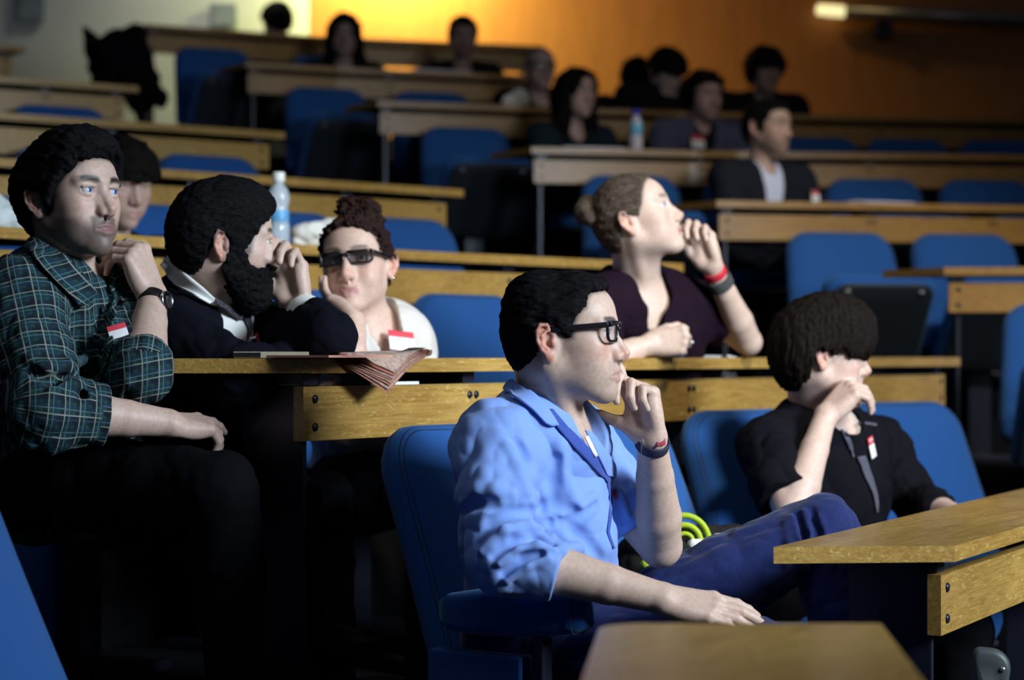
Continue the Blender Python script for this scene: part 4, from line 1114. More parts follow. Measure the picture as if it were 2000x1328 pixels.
# ------------------------------------------------------------------ the bearded man in the green plaid shirt
M['plaid'] = plaid_mat('green_plaid', (.012, .064, .046), [(.030, .004, .0055, (.006, .010, .022), .85), (.030, .019, .0045, (.012, .030, .060), .7), (.030, .0, .0011, (.34, .38, .33), .62), (.030, .0215, .0009, (.10, .22, .24), .6)])
def neckg(H, nk, r0=.053, r1=.058, back=(-.030, 0, -.055)):
    g = G(k=.03); g.k = .03; g.cone(H.W(back), nk, r0, r1); g.cone(H.W((.0, 0, -.075)), nk + (H.R[:, 0] * V(1, 1, 0)) * .04 - V(0, 0, .02), .036, .036, k=.03); return g
def make_plaid():
    p = Person('bearded man in green plaid shirt with a steel watch, chin on hand', W(130, 1200, 4.1))
    H = head_group(W(140, 383, 4.0), rot(math.radians(-37), math.radians(4)), 1.0, jaw=1.05, open_eye=1.2)
    sk = dict(pelvis=W(110, 930, 4.16), chest=W(118, 665, 4.07), neck=W(118, 525, 4.04), sh=[W(42, 572, 3.86), W(212, 580, 4.16)])
    elR, wrR = W(92, 800, 3.74), W(328, 826, 3.84); elL, wrL = W(277, 730, 3.87), W(299, 578, 4.02)
    T = torso_group(sk, -.012)
    hR = hand(wrR, (.66, .72, -.06), (.15, -.35, .9), 1, [(.15, .25, .2), (.5, .6, .3), (.65, .7, .3), (.75, .8, .3)], 1.0)
    hL = hand(wrL, (-.36, -.12, .92), (.75, -.50, .30), -1, [(1.05, .55, .3), (1.15, .6, .3), (1.2, .7, .3), (1.2, .8, .35)], 1.02, thumb=[(.020, .022, -.012), (.050, .034, -.034), (.074, .030, -.058), (.094, .022, -.072)])
    body = Model([T, H, neckg(H, sk['neck'] + V(0, 0, -.01)), arm_group(sk['sh'][0], elR, wrR), arm_group(sk['sh'][1], elL, wrL), hR, hL])
    hp = [(.13, .10), (.094, .066), (.080, .060), (.072, .046), (.060, .031), (.042, .016), (.027, .000), (.020, -.035), (.004, -.040), (.004, .004), (-.030, .010), (-.046, -.030), (-.062, -.085), (-.16, -.09), (-.16, .18), (.13, .18)]
    p.sdf('person', body, HV, M['skin'], tint_person(H, (.56, .40, .33), beard=.72, brow=(.016, .014, .013), lip=(.36, .14, .15), browz=.0190, browk=1.08, browt=.0060, hp=hp))
    p.eyes(H, (.07, .13, .35), (1, .12, .05))
    def ex(g): g.ell((.020, 0, .080), (.088, .074, .058), k=.03); g.ell((-.055, 0, .02), (.07, .085, .085), k=.03)
    p.sdf('hair', hair_model(H, hp, .019, .9, ex, 15, .0016, freq=46, jag=.003), .0032, M['hair_black'])
    S = torso_group(sk, .014, 1.05, dp=1.05); S.k = .03; S.cone(sk['pelvis'] + V(.08, -.03, .0), sk['chest'] + V(.05, -.03, -.06), .115, .10, k=.04)
    S.disp = crumple(41, .0050, 6.5)
    sl = G(k=.02); sl.k = .02; axR, axL = unit(wrR - elR), unit(wrL - elL)
    sl.chain([sk['sh'][0], sk['sh'][0] * .5 + elR * .5, elR + V(0, 0, -.01)], [.072, .074, .072], k=.008)
    sl.chain([sk['sh'][1], sk['sh'][1] * .5 + elL * .5, elL + V(.0, 0, -.005)], [.068, .064, .055], k=.01)
    sl.disp = crumple(47, .0055, 8.0)
    fR, fL = sleeve_end(elR, wrR, .090, .068, .058, 48), sleeve_end(elL, wrL, .036, .056, .055, 49)
    shirt = Model([S, sl, fR, fL]); fw = sk['R'][:, 0]; nb = sk['neck']; vn = G(k=.01); vn.cone(nb + V(0, 0, .06), nb + fw * .07 + V(0, 0, .005), .056, .046, k=.01); vn.cone(nb + fw * .07 + V(0, 0, .005), nb + fw * .14 - V(0, 0, .07), .036, .006, k=.01)
    def post(d, P):
        d = smax(d, -vn.ev(P), .008)
        return d
    shirt.post = post
    folds(shirt, [([(60, 700), (90, 720), (130, 715), (170, 700)], .014, .012), ([(60, 725), (100, 745), (150, 735)], .010, -.010), ([(100, 760), (140, 750), (175, 770)], .010, .010), ([(150, 560), (170, 620), (175, 690)], .014, .010), ([(185, 560), (205, 620), (205, 700)], .012, -.010), ([(225, 620), (215, 680), (200, 740)], .010, .010), ([(150, 745), (200, 755), (250, 745)], .012, .010), ([(160, 770), (210, 780), (255, 770)], .010, -.010)], .012)
    uv = weave_uv(sk, [(sk['sh'][0], elR), (elR, elR + axR * .1), (sk['sh'][1], elL)])
    so, _ = p.sdf('shirt', shirt, HV, M['plaid'], uv=uv)
    both = Model([S, sl, body.g[2]])
    def uvpatch(o, rows_n):
        me = o.data; a = me.attributes.new('weave', 'FLOAT_VECTOR', 'POINT'); co_ = np.zeros(len(me.vertices) * 3, np.float32); me.vertices.foreach_get('co', co_); c3 = co_.reshape(-1, 3); d = np.stack([c3[:, 0] * .8 + c3[:, 2] * .7, c3[:, 2] * .8 - c3[:, 0] * .7, c3[:, 1] * 0], 1); a.data.foreach_set('vector', d.astype(np.float32).ravel())
    for rows in ([[(68, 468), (100, 490), (140, 525), (182, 575)], [(58, 480), (88, 508), (124, 545), (165, 590)], [(52, 492), (72, 522), (105, 558), (148, 600)]], [[(205, 560), (215, 590), (222, 625)], [(213, 565), (226, 592), (230, 622)]]):
        o = patch(p, 'collar', M['plaid'], rows, both, .009, .004, 5, so); uvpatch(o, 0)
    o = patch(p, 'placket', M['plaid'], [[(196, 600), (214, 650), (205, 700), (192, 745)], [(206, 598), (224, 650), (215, 700), (202, 748)]], shirt, .003, .003, 5, so); uvpatch(o, 0)
    bp, bn = march(shirt, [(232, 652)]); p.badge(None, bp[0] + normal_at(shirt, bp)[0] * .006, unit(normal_at(shirt, bp)[0] + V(.3, -.7, .1)), (-.3, 0, 1), .036, .030, .40)
    # rolled cuffs
    for el, ax, s0, r_ in ((elR, axR, .075, .060), (elL, axL, .020, .057)):
        g = G(k=.006); g.chain([el + ax * s0, el + ax * (s0 + .028)], [r_, r_ - .002], k=.004); g.disp = crumple(52, .003, 10); mo = Model([g])
        mo.post = lambda d, P, el=el, ax=ax, s0=s0: np.maximum(np.maximum(d, (P - el) @ ax - s0 - .030), np.maximum(s0 - .012 - (P - el) @ ax, .044 - np.linalg.norm(np.cross(P - el, ax), axis=1)))
        p.sdf('rolled_cuff', mo, .0035, M['plaid'], uv=lambda v, el=el, ax=ax: np.stack([np.arctan2((v - el) @ basis(ax)[:, 1], (v - el) @ basis(ax)[:, 2]) * .06 + .01, (v - el) @ ax, v[:, 0] * 0], 1), parent=so)
    wc = wrL - axL * .018; st = around('watch_strap', wc, axL, .0275, .0300, .021, .003, M['strap_black'], p.part)
    wn = unit(V(.9, -.45, .1)); B = basis(wn, axL); bm = bmesh.new(); lathe(bm, [(.0165, .0), (.0185, .002), (.0185, .007), (.016, .010), (.0155, .0095), (.002, .0093)], 24, wc + wn * .029, np.stack([B[:, 1], B[:, 2], B[:, 0]], 1)); p.part('watch_case', bm, M['chrome'], st)
    sit(p, W(95, 945, 4.02), W(430, 960, 3.78), W(470, 1330, 3.9), W(165, 930, 4.28), W(505, 830, 4.15), W(590, 1200, 4.2), M['trouser'], sk, seed=81)
    return p
plaid = make_plaid()

# ------------------------------------------------------------------ the man in dark sweater and tie
def make_tie():
    p = Person('dark haired man in dark sweater, white collar and tie, fist before his face', W(400, 1200, 4.3))
    H = head_group(W(436, 466, 4.17), rot(math.radians(17), math.radians(-3), math.radians(4)), 1.0)
    sk = dict(pelvis=W(330, 960, 4.50), chest=W(395, 730, 4.32), neck=W(385, 590, 4.25), sh=[W(322, 655, 4.10), W(480, 650, 4.42)])
    elR, wrR = W(470, 735, 3.98), W(610, 706, 4.12); elL, wrL = W(642, 662, 4.04), W(584, 600, 4.20)
    hL = hand(wrL, (-.20, -.02, .97), (.42, .86, .18), -1, [(.45, 1.55, .5), (.45, 1.6, .5), (.5, 1.6, .5), (.55, 1.55, .5)], 1.02, thumb=[(.020, .024, -.010), (.055, .046, -.020), (.086, .058, -.024), (.114, .062, -.028)])
    hR = hand(wrR, (.9, .35, -.02), (0, -.2, 1), 1, RELAX, 1.0)
    body = Model([torso_group(sk, -.014), H, neckg(H, sk['neck'] + V(0, 0, -.02)), arm_group(sk['sh'][0], elR, wrR, .95), arm_group(sk['sh'][1], elL, wrL, .95), hL, hR])
    hp = [(.13, .085), (.094, .066), (.080, .050), (.066, .030), (.052, .012), (.046, -.020), (.030, -.050), (.012, -.052), (.006, -.020), (.004, .008), (-.026, .012), (-.038, -.025), (-.050, -.075), (-.14, -.095), (-.16, .18), (.13, .18)]
    p.sdf('person', body, HV * 1.1, M['skin'], tint_person(H, (.58, .42, .345), beard=.8, brow=(.018, .015, .014), red=1.4, hp=hp))
    p.eyes(H, (.06, .06, .06), (1, .15, -.05))
    def ex(g): g.ell((.014, 0, .066), (.086, .074, .060), k=.03); g.ell((-.050, 0, .01), (.056, .076, .086), k=.03)
    p.sdf('hair', hair_model(H, hp, .013, .85, ex, 25, .0012, freq=60, aniso=(.3, 1, 1)), .0034, M['hair_black'])
    be = head_group(H.o, H.R, H.sc, ears=False); be.both('cone', (.004, .050, -.060), (.060, .020, -.112), .021, .024, k=.02); be.ell((.070, 0, -.112), (.030, .034, .030), k=.02)
    bp_, bf, bs = poly_sd([(.020, .004), (.004, -.004), (-.004, -.06), (.01, -.10), (.05, -.17), (.13, -.16), (.13, -.054), (.086, -.052), (.066, -.060), (.044, -.052), (.030, -.010)]), sines(91, 60, 14), sines(93, 24, 8)
    be.disp = lambda P, q: np.maximum(-.006 + .0016 * bf(q), 0 * q[:, 0] - .02) * 1.0 + 0 * q[:, 0]
    g_fn(be, lambda q: bp_(q) + .003 * bs(q), .010)
    p.sdf('beard', Model([be]), .0035, M['hair_black'])
    S = torso_group(sk, .018, 1.06); S.k = .03; S.disp = crumple(61, .004, 6)
    sl = G(k=.02); sl.k = .02; axL, axR = unit(wrL - elL), unit(wrR - elR); sl.chain([sk['sh'][0], elR, wrR - axR * .03], [.072, .062, .046], k=.01); sl.chain([sk['sh'][1], elL], [.072, .052], k=.01); sl.disp = crumple(67, .005, 8); fL = sleeve_end(elL, wrL, np.linalg.norm(wrL - elL) - .088, .052, .048, 68)
    sw = Model([S, sl, fL]); nb = sk['neck']; fw = sk['R'][:, 0]; vn = G(k=.01); vn.cone(nb + V(0, 0, .05), nb + fw * .07 - V(0, 0, .0), .062, .054, k=.01); vn.cone(nb + fw * .07 - V(0, 0, .0), nb + fw * .15 - V(0, 0, .06), .024, .006, k=.01)
    sw.post = lambda d, P: smax(d, -vn.ev(P), .008)
    so, _ = p.sdf('sweater', sw, .0045, M['navy'])
    both = Model([S, sl, body.g[2]])
    sh = G(k=.02); sh.ell(sk['chest'] + sk['R'] @ V(.02, 0, .06), (.105, .15, .14), sk['R']); p.sdf('shirt', Model([sh]), .006, M['white_cloth'])
    patch(p, 'collar', M['white_cloth'], [[(334, 508), (362, 524), (395, 550), (419, 575)], [(326, 520), (352, 542), (384, 572), (412, 586)], [(320, 530), (345, 556), (376, 590), (405, 598)]], both, .012, .004, 5)
    patch(p, 'tie', M['tie'], [[(418, 574), (440, 592), (468, 612)], [(412, 588), (434, 608), (462, 630)]], both, .010, .006, 4)
    patch(p, 'tie', M['tie'], [[(460, 606), (476, 640), (486, 670)], [(470, 602), (492, 640), (500, 668)]], both, .008, .005, 4)
    g = G(k=.004); g.cone(wrL - axL * .095, wrL - axL * .030, .0420, .0400); mo = Model([g]); q0 = wrL - axL * .032; mo.post = lambda d, P: np.maximum(np.maximum(d, (P - q0) @ axL), .030 - np.linalg.norm(np.cross(P - q0, axL), axis=1)); p.sdf('shirt_cuff', mo, .0035, M['white_cloth'])
    bp, ok = march(sw, [(508, 662)])
    if ok[0]: n = normal_at(sw, bp)[0]; p.badge(None, bp[0] + n * .004, n, (-.35, 0, 1), .030, .026, .75)
    sit(p, *knees(W(300, 985, 4.36), NL), *knees(W(380, 985, 4.65), NL), M['trouser'], sk, seed=83)
    return p
M['tie'] = cloth('grey_figured_tie', (.050, .048, .062), .6, 220, .6)
tie = make_tie()

# ------------------------------------------------------------------ the woman in black glasses
def make_girl():
    p = Person('woman in black glasses and pale cardigan with her chin on her palm', W(725, 1150, 4.8))
    H = head_group(W(697, 512, 4.72), rot(math.radians(-101), math.radians(3), math.radians(5)), .99, jaw=1.0, fem=1.0, smile=1.5)
    sk = dict(pelvis=W(735, 930, 4.95), chest=W(722, 752, 4.80), neck=W(722, 622, 4.76), sh=[W(645, 672, 4.72), W(780, 652, 4.80)])
    elR, wrR = W(680, 712, 4.44), W(694, 628, 4.50); elL, wrL = W(832, 790, 4.64), W(740, 735, 4.50)
    hR = hand(wrR, (-.58, .62, .42), (-.50, -.40, -.75), 1, [(.12, .15, .1), (.15, .2, .1), (.2, .25, .1), (.25, .3, .15)], .95, thumb=[(.020, .024, -.010), (.052, .040, -.012), (.080, .050, -.010), (.104, .052, -.008)])
    body = Model([torso_group(sk, -.016, .92), H, neckg(H, sk['neck'] + V(0, 0, -.02), .046, .050), arm_group(sk['sh'][0], elR, wrR, .84), arm_group(sk['sh'][1], elL, wrL, .84), hR, hand(wrL, (-1, -.1, -.1), (0, -.2, 1), -1, RELAX, .92)])
    hp = [(.13, .125), (.10, .082), (.078, .074), (.058, .056), (.044, .026), (.028, .008), (.012, -.002), (-.006, .012), (-.030, .006), (-.045, -.03), (-.060, -.070), (-.14, -.07), (-.16, .19), (.13, .19)]
    p.sdf('person', body, HV * 1.15, M['skin'], tint_person(H, (.64, .45, .37), brow=(.05, .035, .03), lip=(.40, .16, .17), browk=.8, red=1.2, liptint=.8, hp=hp, hairc=(.03, .018, .015)))
    p.eyes(H, (.05, .07, .09), (1, .25, 0)); p.glasses(H, None, 'dark_lens', .027, .0135, 0, .0032)
    def ex(g): g.sph((-.045, -.012, .122), .040, k=.012); g.sph((-.075, .02, .100), .034, k=.012); g.sph((-.03, .025, .120), .030, k=.012)
    p.sdf('hair', hair_model(H, hp, .010, .9, ex, 35, .0042, freq=40), .0034, M['hair_auburn'])
    S = torso_group(sk, .012, .96); S.k = .03; S.disp = crumple(71, .003, 7); sl = G(k=.02); sl.k = .02; sl.chain([sk['sh'][0], elR * .7 + sk['sh'][0] * .3], [.062, .056], k=.01); sl.chain([sk['sh'][1], elL, wrL], [.064, .056, .042], k=.01); sl.disp = crumple(77, .004, 9)
    ca = Model([S, sl]); nb = sk['neck']; fw = sk['R'][:, 0]; vn = G(k=.01); vn.cone(nb + V(0, 0, .05), nb + fw * .07 - V(0, 0, .01), .056, .046, k=.01); vn.cone(nb + fw * .07 - V(0, 0, .01), nb + fw * .16 - V(0, 0, .24), .034, .020, k=.01)
    zc = sk['pelvis'][2] + .02; ca.post = lambda d, P: smax(smax(d, -vn.ev(P), .006), zc - P[:, 2], .01)
    co_, _ = p.sdf('cardigan', ca, .0042, M['cream'])
    tp = torso_group(sk, .004, .94); mo = Model([tp]); v2 = G(k=.01); v2.cone(nb + V(0, 0, .05), nb + fw * .12 - V(0, 0, .07), .058, .036, k=.01); mo.post = lambda d, P: smax(smax(d, -v2.ev(P), .006), zc - P[:, 2], .01); p.sdf('top', mo, .005, M['white_cloth'])
    bp, ok = march(ca, [(783, 668)]); n = normal_at(ca, bp)[0]; p.badge(None, bp[0] + n * .003, n, (.12, 0, 1), .062, .052, .32)
    bp, ok = march(Model([H]), [(757, 541)])
    q = H.W((-.014, .079, -.043)); bm = bmesh.new(); lathe(bm, [(.001, -.005), (.005, -.003), (.006, 0), (.005, .003), (.001, .005)], 10, q); p.part('earring', bm, M['chrome'])
    sit(p, *knees(W(680, 960, 4.80), NL, .30), *knees(W(755, 955, 5.02), NL, .30), M['trouser'], sk, seed=85, shoe=False)
    return p
girl = make_girl()
# ------------------------------------------------------------------ the blonde woman in the dark plum top
def make_blonde():
    p = Person('blonde woman with red wristband looking up, hand at her mouth', W(1270, 1100, 5.3))
    H = head_group(W(1239, 425, 5.15), rot(math.radians(-9), math.radians(21)), .985, fem=1.0, jaw=.98, open_eye=1.45)
    sk = dict(pelvis=W(1265, 850, 5.42), chest=W(1268, 665, 5.28), neck=W(1232, 545, 5.24), sh=[W(1160, 590, 5.10), W(1372, 598, 5.42)])
    elR, wrR = W(1180, 705, 4.98), W(1268, 672, 5.02); elL, wrL = W(1462, 668, 5.40), W(1392, 522, 5.26)
    hR = hand(wrR, (1, -.05, .12), (-.12, -1, .1), 1, FIST, .95, thumb=[(.020, .022, -.012), (.050, .038, -.022), (.078, .042, -.030), (.100, .034, -.038)])
    hL = hand(wrL, (-.34, -.05, .93), (.50, .82, .22), -1, [(.55, 1.25, .5), (.6, 1.5, .6), (.65, 1.6, .6), (.7, 1.6, .6)], .97, thumb=[(.020, .024, -.010), (.054, .040, -.018), (.084, .044, -.026), (.110, .034, -.034)])
    nk = neckg(H, sk['neck'] + V(.005, 0, -.03), .047, .052)
    for dy in (-.03,): nk.cone(H.W((-.015, dy * 1.6, -.055)), sk['neck'] + V(.04, -.035, -.06), .014, .012, k=.015)
    T = torso_group(sk, -.014, .92); body = Model([T, H, nk, arm_group(sk['sh'][0], elR, wrR, .85), arm_group(sk['sh'][1], elL, wrL, .88), hR, hL])
    hp = [(.12, .13), (.085, .088), (.070, .082), (.055, .064), (.042, .034), (.030, .012), (.014, -.006), (-.004, .002), (-.026, .010), (-.040, -.026), (-.048, -.105), (-.09, -.115), (-.18, -.02), (-.17, .17), (.12, .17)]
    p.sdf('person', body, HV * 1.2, M['skin'], tint_person(H, (.68, .50, .41), brow=(.11, .075, .055), lip=(.45, .20, .20), browk=.85, red=1.2, liptint=.8, hp=hp, hairc=(.16, .12, .09), lash=1.45))
    p.eyes(H, (.07, .12, .26), (1, -.55, .03))
    def ex(g): g.sph((-.108, -.012, .058), .033, k=.005); g.sph((-.100, .02, .076), .028, k=.005); g.sph((-.104, -.03, .040), .024, k=.005); g.ell((-.01, 0, .052), (.078, .070, .062), k=.02)
    p.sdf('hair', hair_model(H, hp, .007, .9, ex, 45, .0012, freq=60, aniso=(.3, 1, 1)), .0036, M['hair_blonde'])
    S = torso_group(sk, .012, .97); S.k = .03; S.disp = crumple(91, .0035, 7); sl = G(k=.02); sl.k = .02; c8 = sk['sh'][1] * .34 + elL * .66; axu = unit(elL - sk['sh'][1]); s2 = G(k=.02); s2.k = .02; s2.disp = crumple(98, .004, 8); s2.plane(axu, c8, .004)
    sl.chain([sk['sh'][0], elR * .85 + sk['sh'][0] * .15], [.064, .056], k=.01); s2.chain([sk['sh'][1], sk['sh'][1] * .5 + elL * .5, c8 + axu * .04], [.064, .058, .052], k=.01); sl.disp = crumple(97, .004, 8)
    to = Model([S, sl, s2]); nb = sk['neck']; fw = unit(sk['R'][:, 0] + V(0, -.35, 0)); vn = G(k=.01); vn.cone(nb + V(-.01, 0, .06), nb + fw * .08 - V(0, 0, .03), .060, .056, k=.01); vn.cone(nb + fw * .08 - V(0, 0, .03), nb + fw * .15 - V(.025, 0, .155), .042, .006, k=.01)
    to.post = lambda d, P: smax(d, -vn.ev(P), .006)
    p.sdf('top', to, .0045, M['plum'])
    ax = unit(wrL - elL)
    around('wristband', wrL - ax * .018, ax, .0265, .0275, .020, .003, M['red'], p.part); around('bracelet', wrL - ax * .050, ax, .0285, .030, .032, .005, M['strap_grey'], p.part)
    q = hR.W((.098, -.006, .010)); bm = bmesh.new(); tube(bm, [hR.W((.108 + .0 * t, -.0105 + .0105 * math.cos(t), -.002 + .0105 * math.sin(t))) for t in np.linspace(0, 2 * PI, 16)[:-1]], .0016, 6, True); r_ = p.part('ring', bm, M['chrome'])
    bm = bmesh.new(); lathe(bm, [(.001, -.003), (.006, 0), (.004, .004), (.001, .005)], 8, hR.W((.108, -.0105, .012))); p.part('ring_stone', bm, M['badge_white'], r_)
    sit(p, *knees(W(1225, 880, 5.45), NL, .30), *knees(W(1290, 880, 5.70), NL, .30), M['trouser'], sk, seed=87, shoe=False)
    return p
blonde = make_blonde()

# ------------------------------------------------------------------ the young man with the mop of brown hair
def make_mop():
    p = Person('young man with mop of brown hair in dark top resting chin on hand', W(1600, 1250, 4.95))
    H = head_group(W(1606, 686, 4.82), rot(math.radians(3), math.radians(-5)), 1.0)
    sk = dict(pelvis=W(1600, 1200, 5.0), chest=W(1625, 960, 4.93), neck=W(1592, 800, 4.90), sh=[W(1500, 868, 4.74), W(1715, 868, 5.10)])
    elR, wrR = W(1548, 1005, 4.56), W(1612, 812, 4.70); elL, wrL = W(1790, 985, 5.05), W(1868, 1006, 4.80)
    hR = hand(wrR, (.62, .15, .62), (-.42, -.50, .75), 1, [(1.0, .5, .3), (1.05, .55, .3), (1.1, .6, .3), (1.15, .6, .3)], 1.0, thumb=[(.020, .022, -.012), (.046, .034, -.030), (.068, .030, -.050), (.086, .022, -.064)])
    body = Model([torso_group(sk, -.014), H, neckg(H, sk['neck'] + V(0, 0, -.02)), arm_group(sk['sh'][0], elR, wrR, .95), arm_group(sk['sh'][1], elL, wrL, .95), hR, hand(wrL, (.6, -.7, -.1), (0, 0, 1), -1, RELAX)])
    hp = [(.15, -.004), (.100, -.006), (.072, -.012), (.048, -.004), (.030, .004), (.012, -.004), (.000, .000), (-.022, .004), (-.036, -.028), (-.045, -.080), (-.075, -.115), (-.16, -.08), (-.18, .20), (.15, .20)]
    p.sdf('person', body, HV * 1.1, M['skin'], tint_person(H, (.62, .45, .38), brow=(.03, .022, .02), red=1.3, hp=hp))
    p.eyes(H, (.06, .06, .06), (1, 0, -.1))
    def ex(g):
        g.ell((.020, 0, .066), (.098, .086, .076), k=.03); g.ell((-.050, 0, .0), (.070, .090, .098), k=.03); g.ell((.060, 0, .040), (.054, .074, .052), k=.03)
    p.sdf('hair', hair_model(H, hp, .024, .95, ex, 55, .0018, freq=55, aniso=(1, 1, .16), jag=.008), .0036, M['hair_brown'])
    S = torso_group(sk, .014, 1.02); S.k = .03; S.disp = crumple(101, .004, 6); sl = G(k=.02); sl.k = .02; c7 = sk['sh'][0] * .25 + elR * .75
    s2 = G(k=.02); s2.k = .02; s2.chain([sk['sh'][0], c7 + V(-.004, 0, 0)], [.070, .064], k=.01); s2.disp = crumple(108, .005, 8); sl.chain([sk['sh'][1], elL, elL * .5 + wrL * .5], [.068, .058, .048], k=.01); sl.disp = crumple(107, .005, 8); axu = unit(elR - sk['sh'][0]); s2.plane(axu, c7 + axu * .012, .004)
    to = Model([S, sl, s2]); nb = sk['neck']; fw = sk['R'][:, 0]; vn = G(k=.01); vn.cone(nb + V(0, 0, .05), nb + fw * .075 - V(0, 0, .01), .062, .056, k=.01)
    to.post = lambda d, P: smax(d, -vn.ev(P), .006)
    so, _ = p.sdf('top', to, .0045, M['black_knit'])
    sh = torso_group(sk, .006, .98); mo = Model([sh]); v2 = G(k=.01); v2.cone(nb + V(0, 0, .05), nb + fw * .075 - V(0, 0, .01), .0615, .0555, k=.01); mo.post = lambda d, P: smax(d, -v2.ev(P), .006); p.sdf('undershirt', mo, .006, M['white_cloth'])
    patch(p, 'collar_patch', M['white_cloth'], [[(1612, 826), (1622, 822), (1632, 818)], [(1616, 834), (1624, 834), (1628, 828)]], to, .004, .002, 3)
    patch(p, 'lapel', M['strap_grey2'], [[(1640, 842), (1655, 870), (1662, 895)], [(1648, 840), (1663, 868), (1664, 893)]], to, .004, .003, 4, so)
    patch(p, 'lapel', M['strap_grey2'], [[(1672, 892), (1682, 925), (1702, 965), (1708, 1000)], [(1686, 890), (1698, 925), (1712, 965), (1710, 998)]], to, .004, .003, 4, so)
    patch(p, 'zip', M['strap_grey2'], [[(1679, 826), (1708, 830)], [(1679, 830), (1708, 834)]], to, .004, .003, 3, so)
    bp, ok = march(to, [(1699, 874)]); n = normal_at(to, bp)[0]; b = p.badge(None, bp[0] + n * .003, n, (-.42, 0, 1), .036, .050, .36)
    for i, u in enumerate((-.009, -.003, .004, .010)):
        bm = bmesh.new(); up = unit(V(-.42, 0, 1) - n * (n @ V(-.42, 0, 1))); rt = np.cross(up, n); R = np.stack([rt, up, n], 1)
        boxm(bm, bp[0] + n * .003 + R @ V(u, .0175, .0034), V(.0012, .0035, .0004), R); boxm(bm, bp[0] + n * .003 + R @ V(u + .0015, .0175 + (.002 if i % 2 else -.002), .0034), V(.0020, .0009, .0004), R); p.part('badge_lettering', bm, M['badge_white'], b)
    sit(p, *knees(W(1560, 1225, 4.85), NL, .40), *knees(W(1650, 1220, 5.1), NL, .40), M['trouser'], sk, seed=89, shoe=False)
    return p
M['strap_grey2'] = cloth('grey_lapel', (.075, .075, .105), .8, 300, .3)
mop = make_mop()
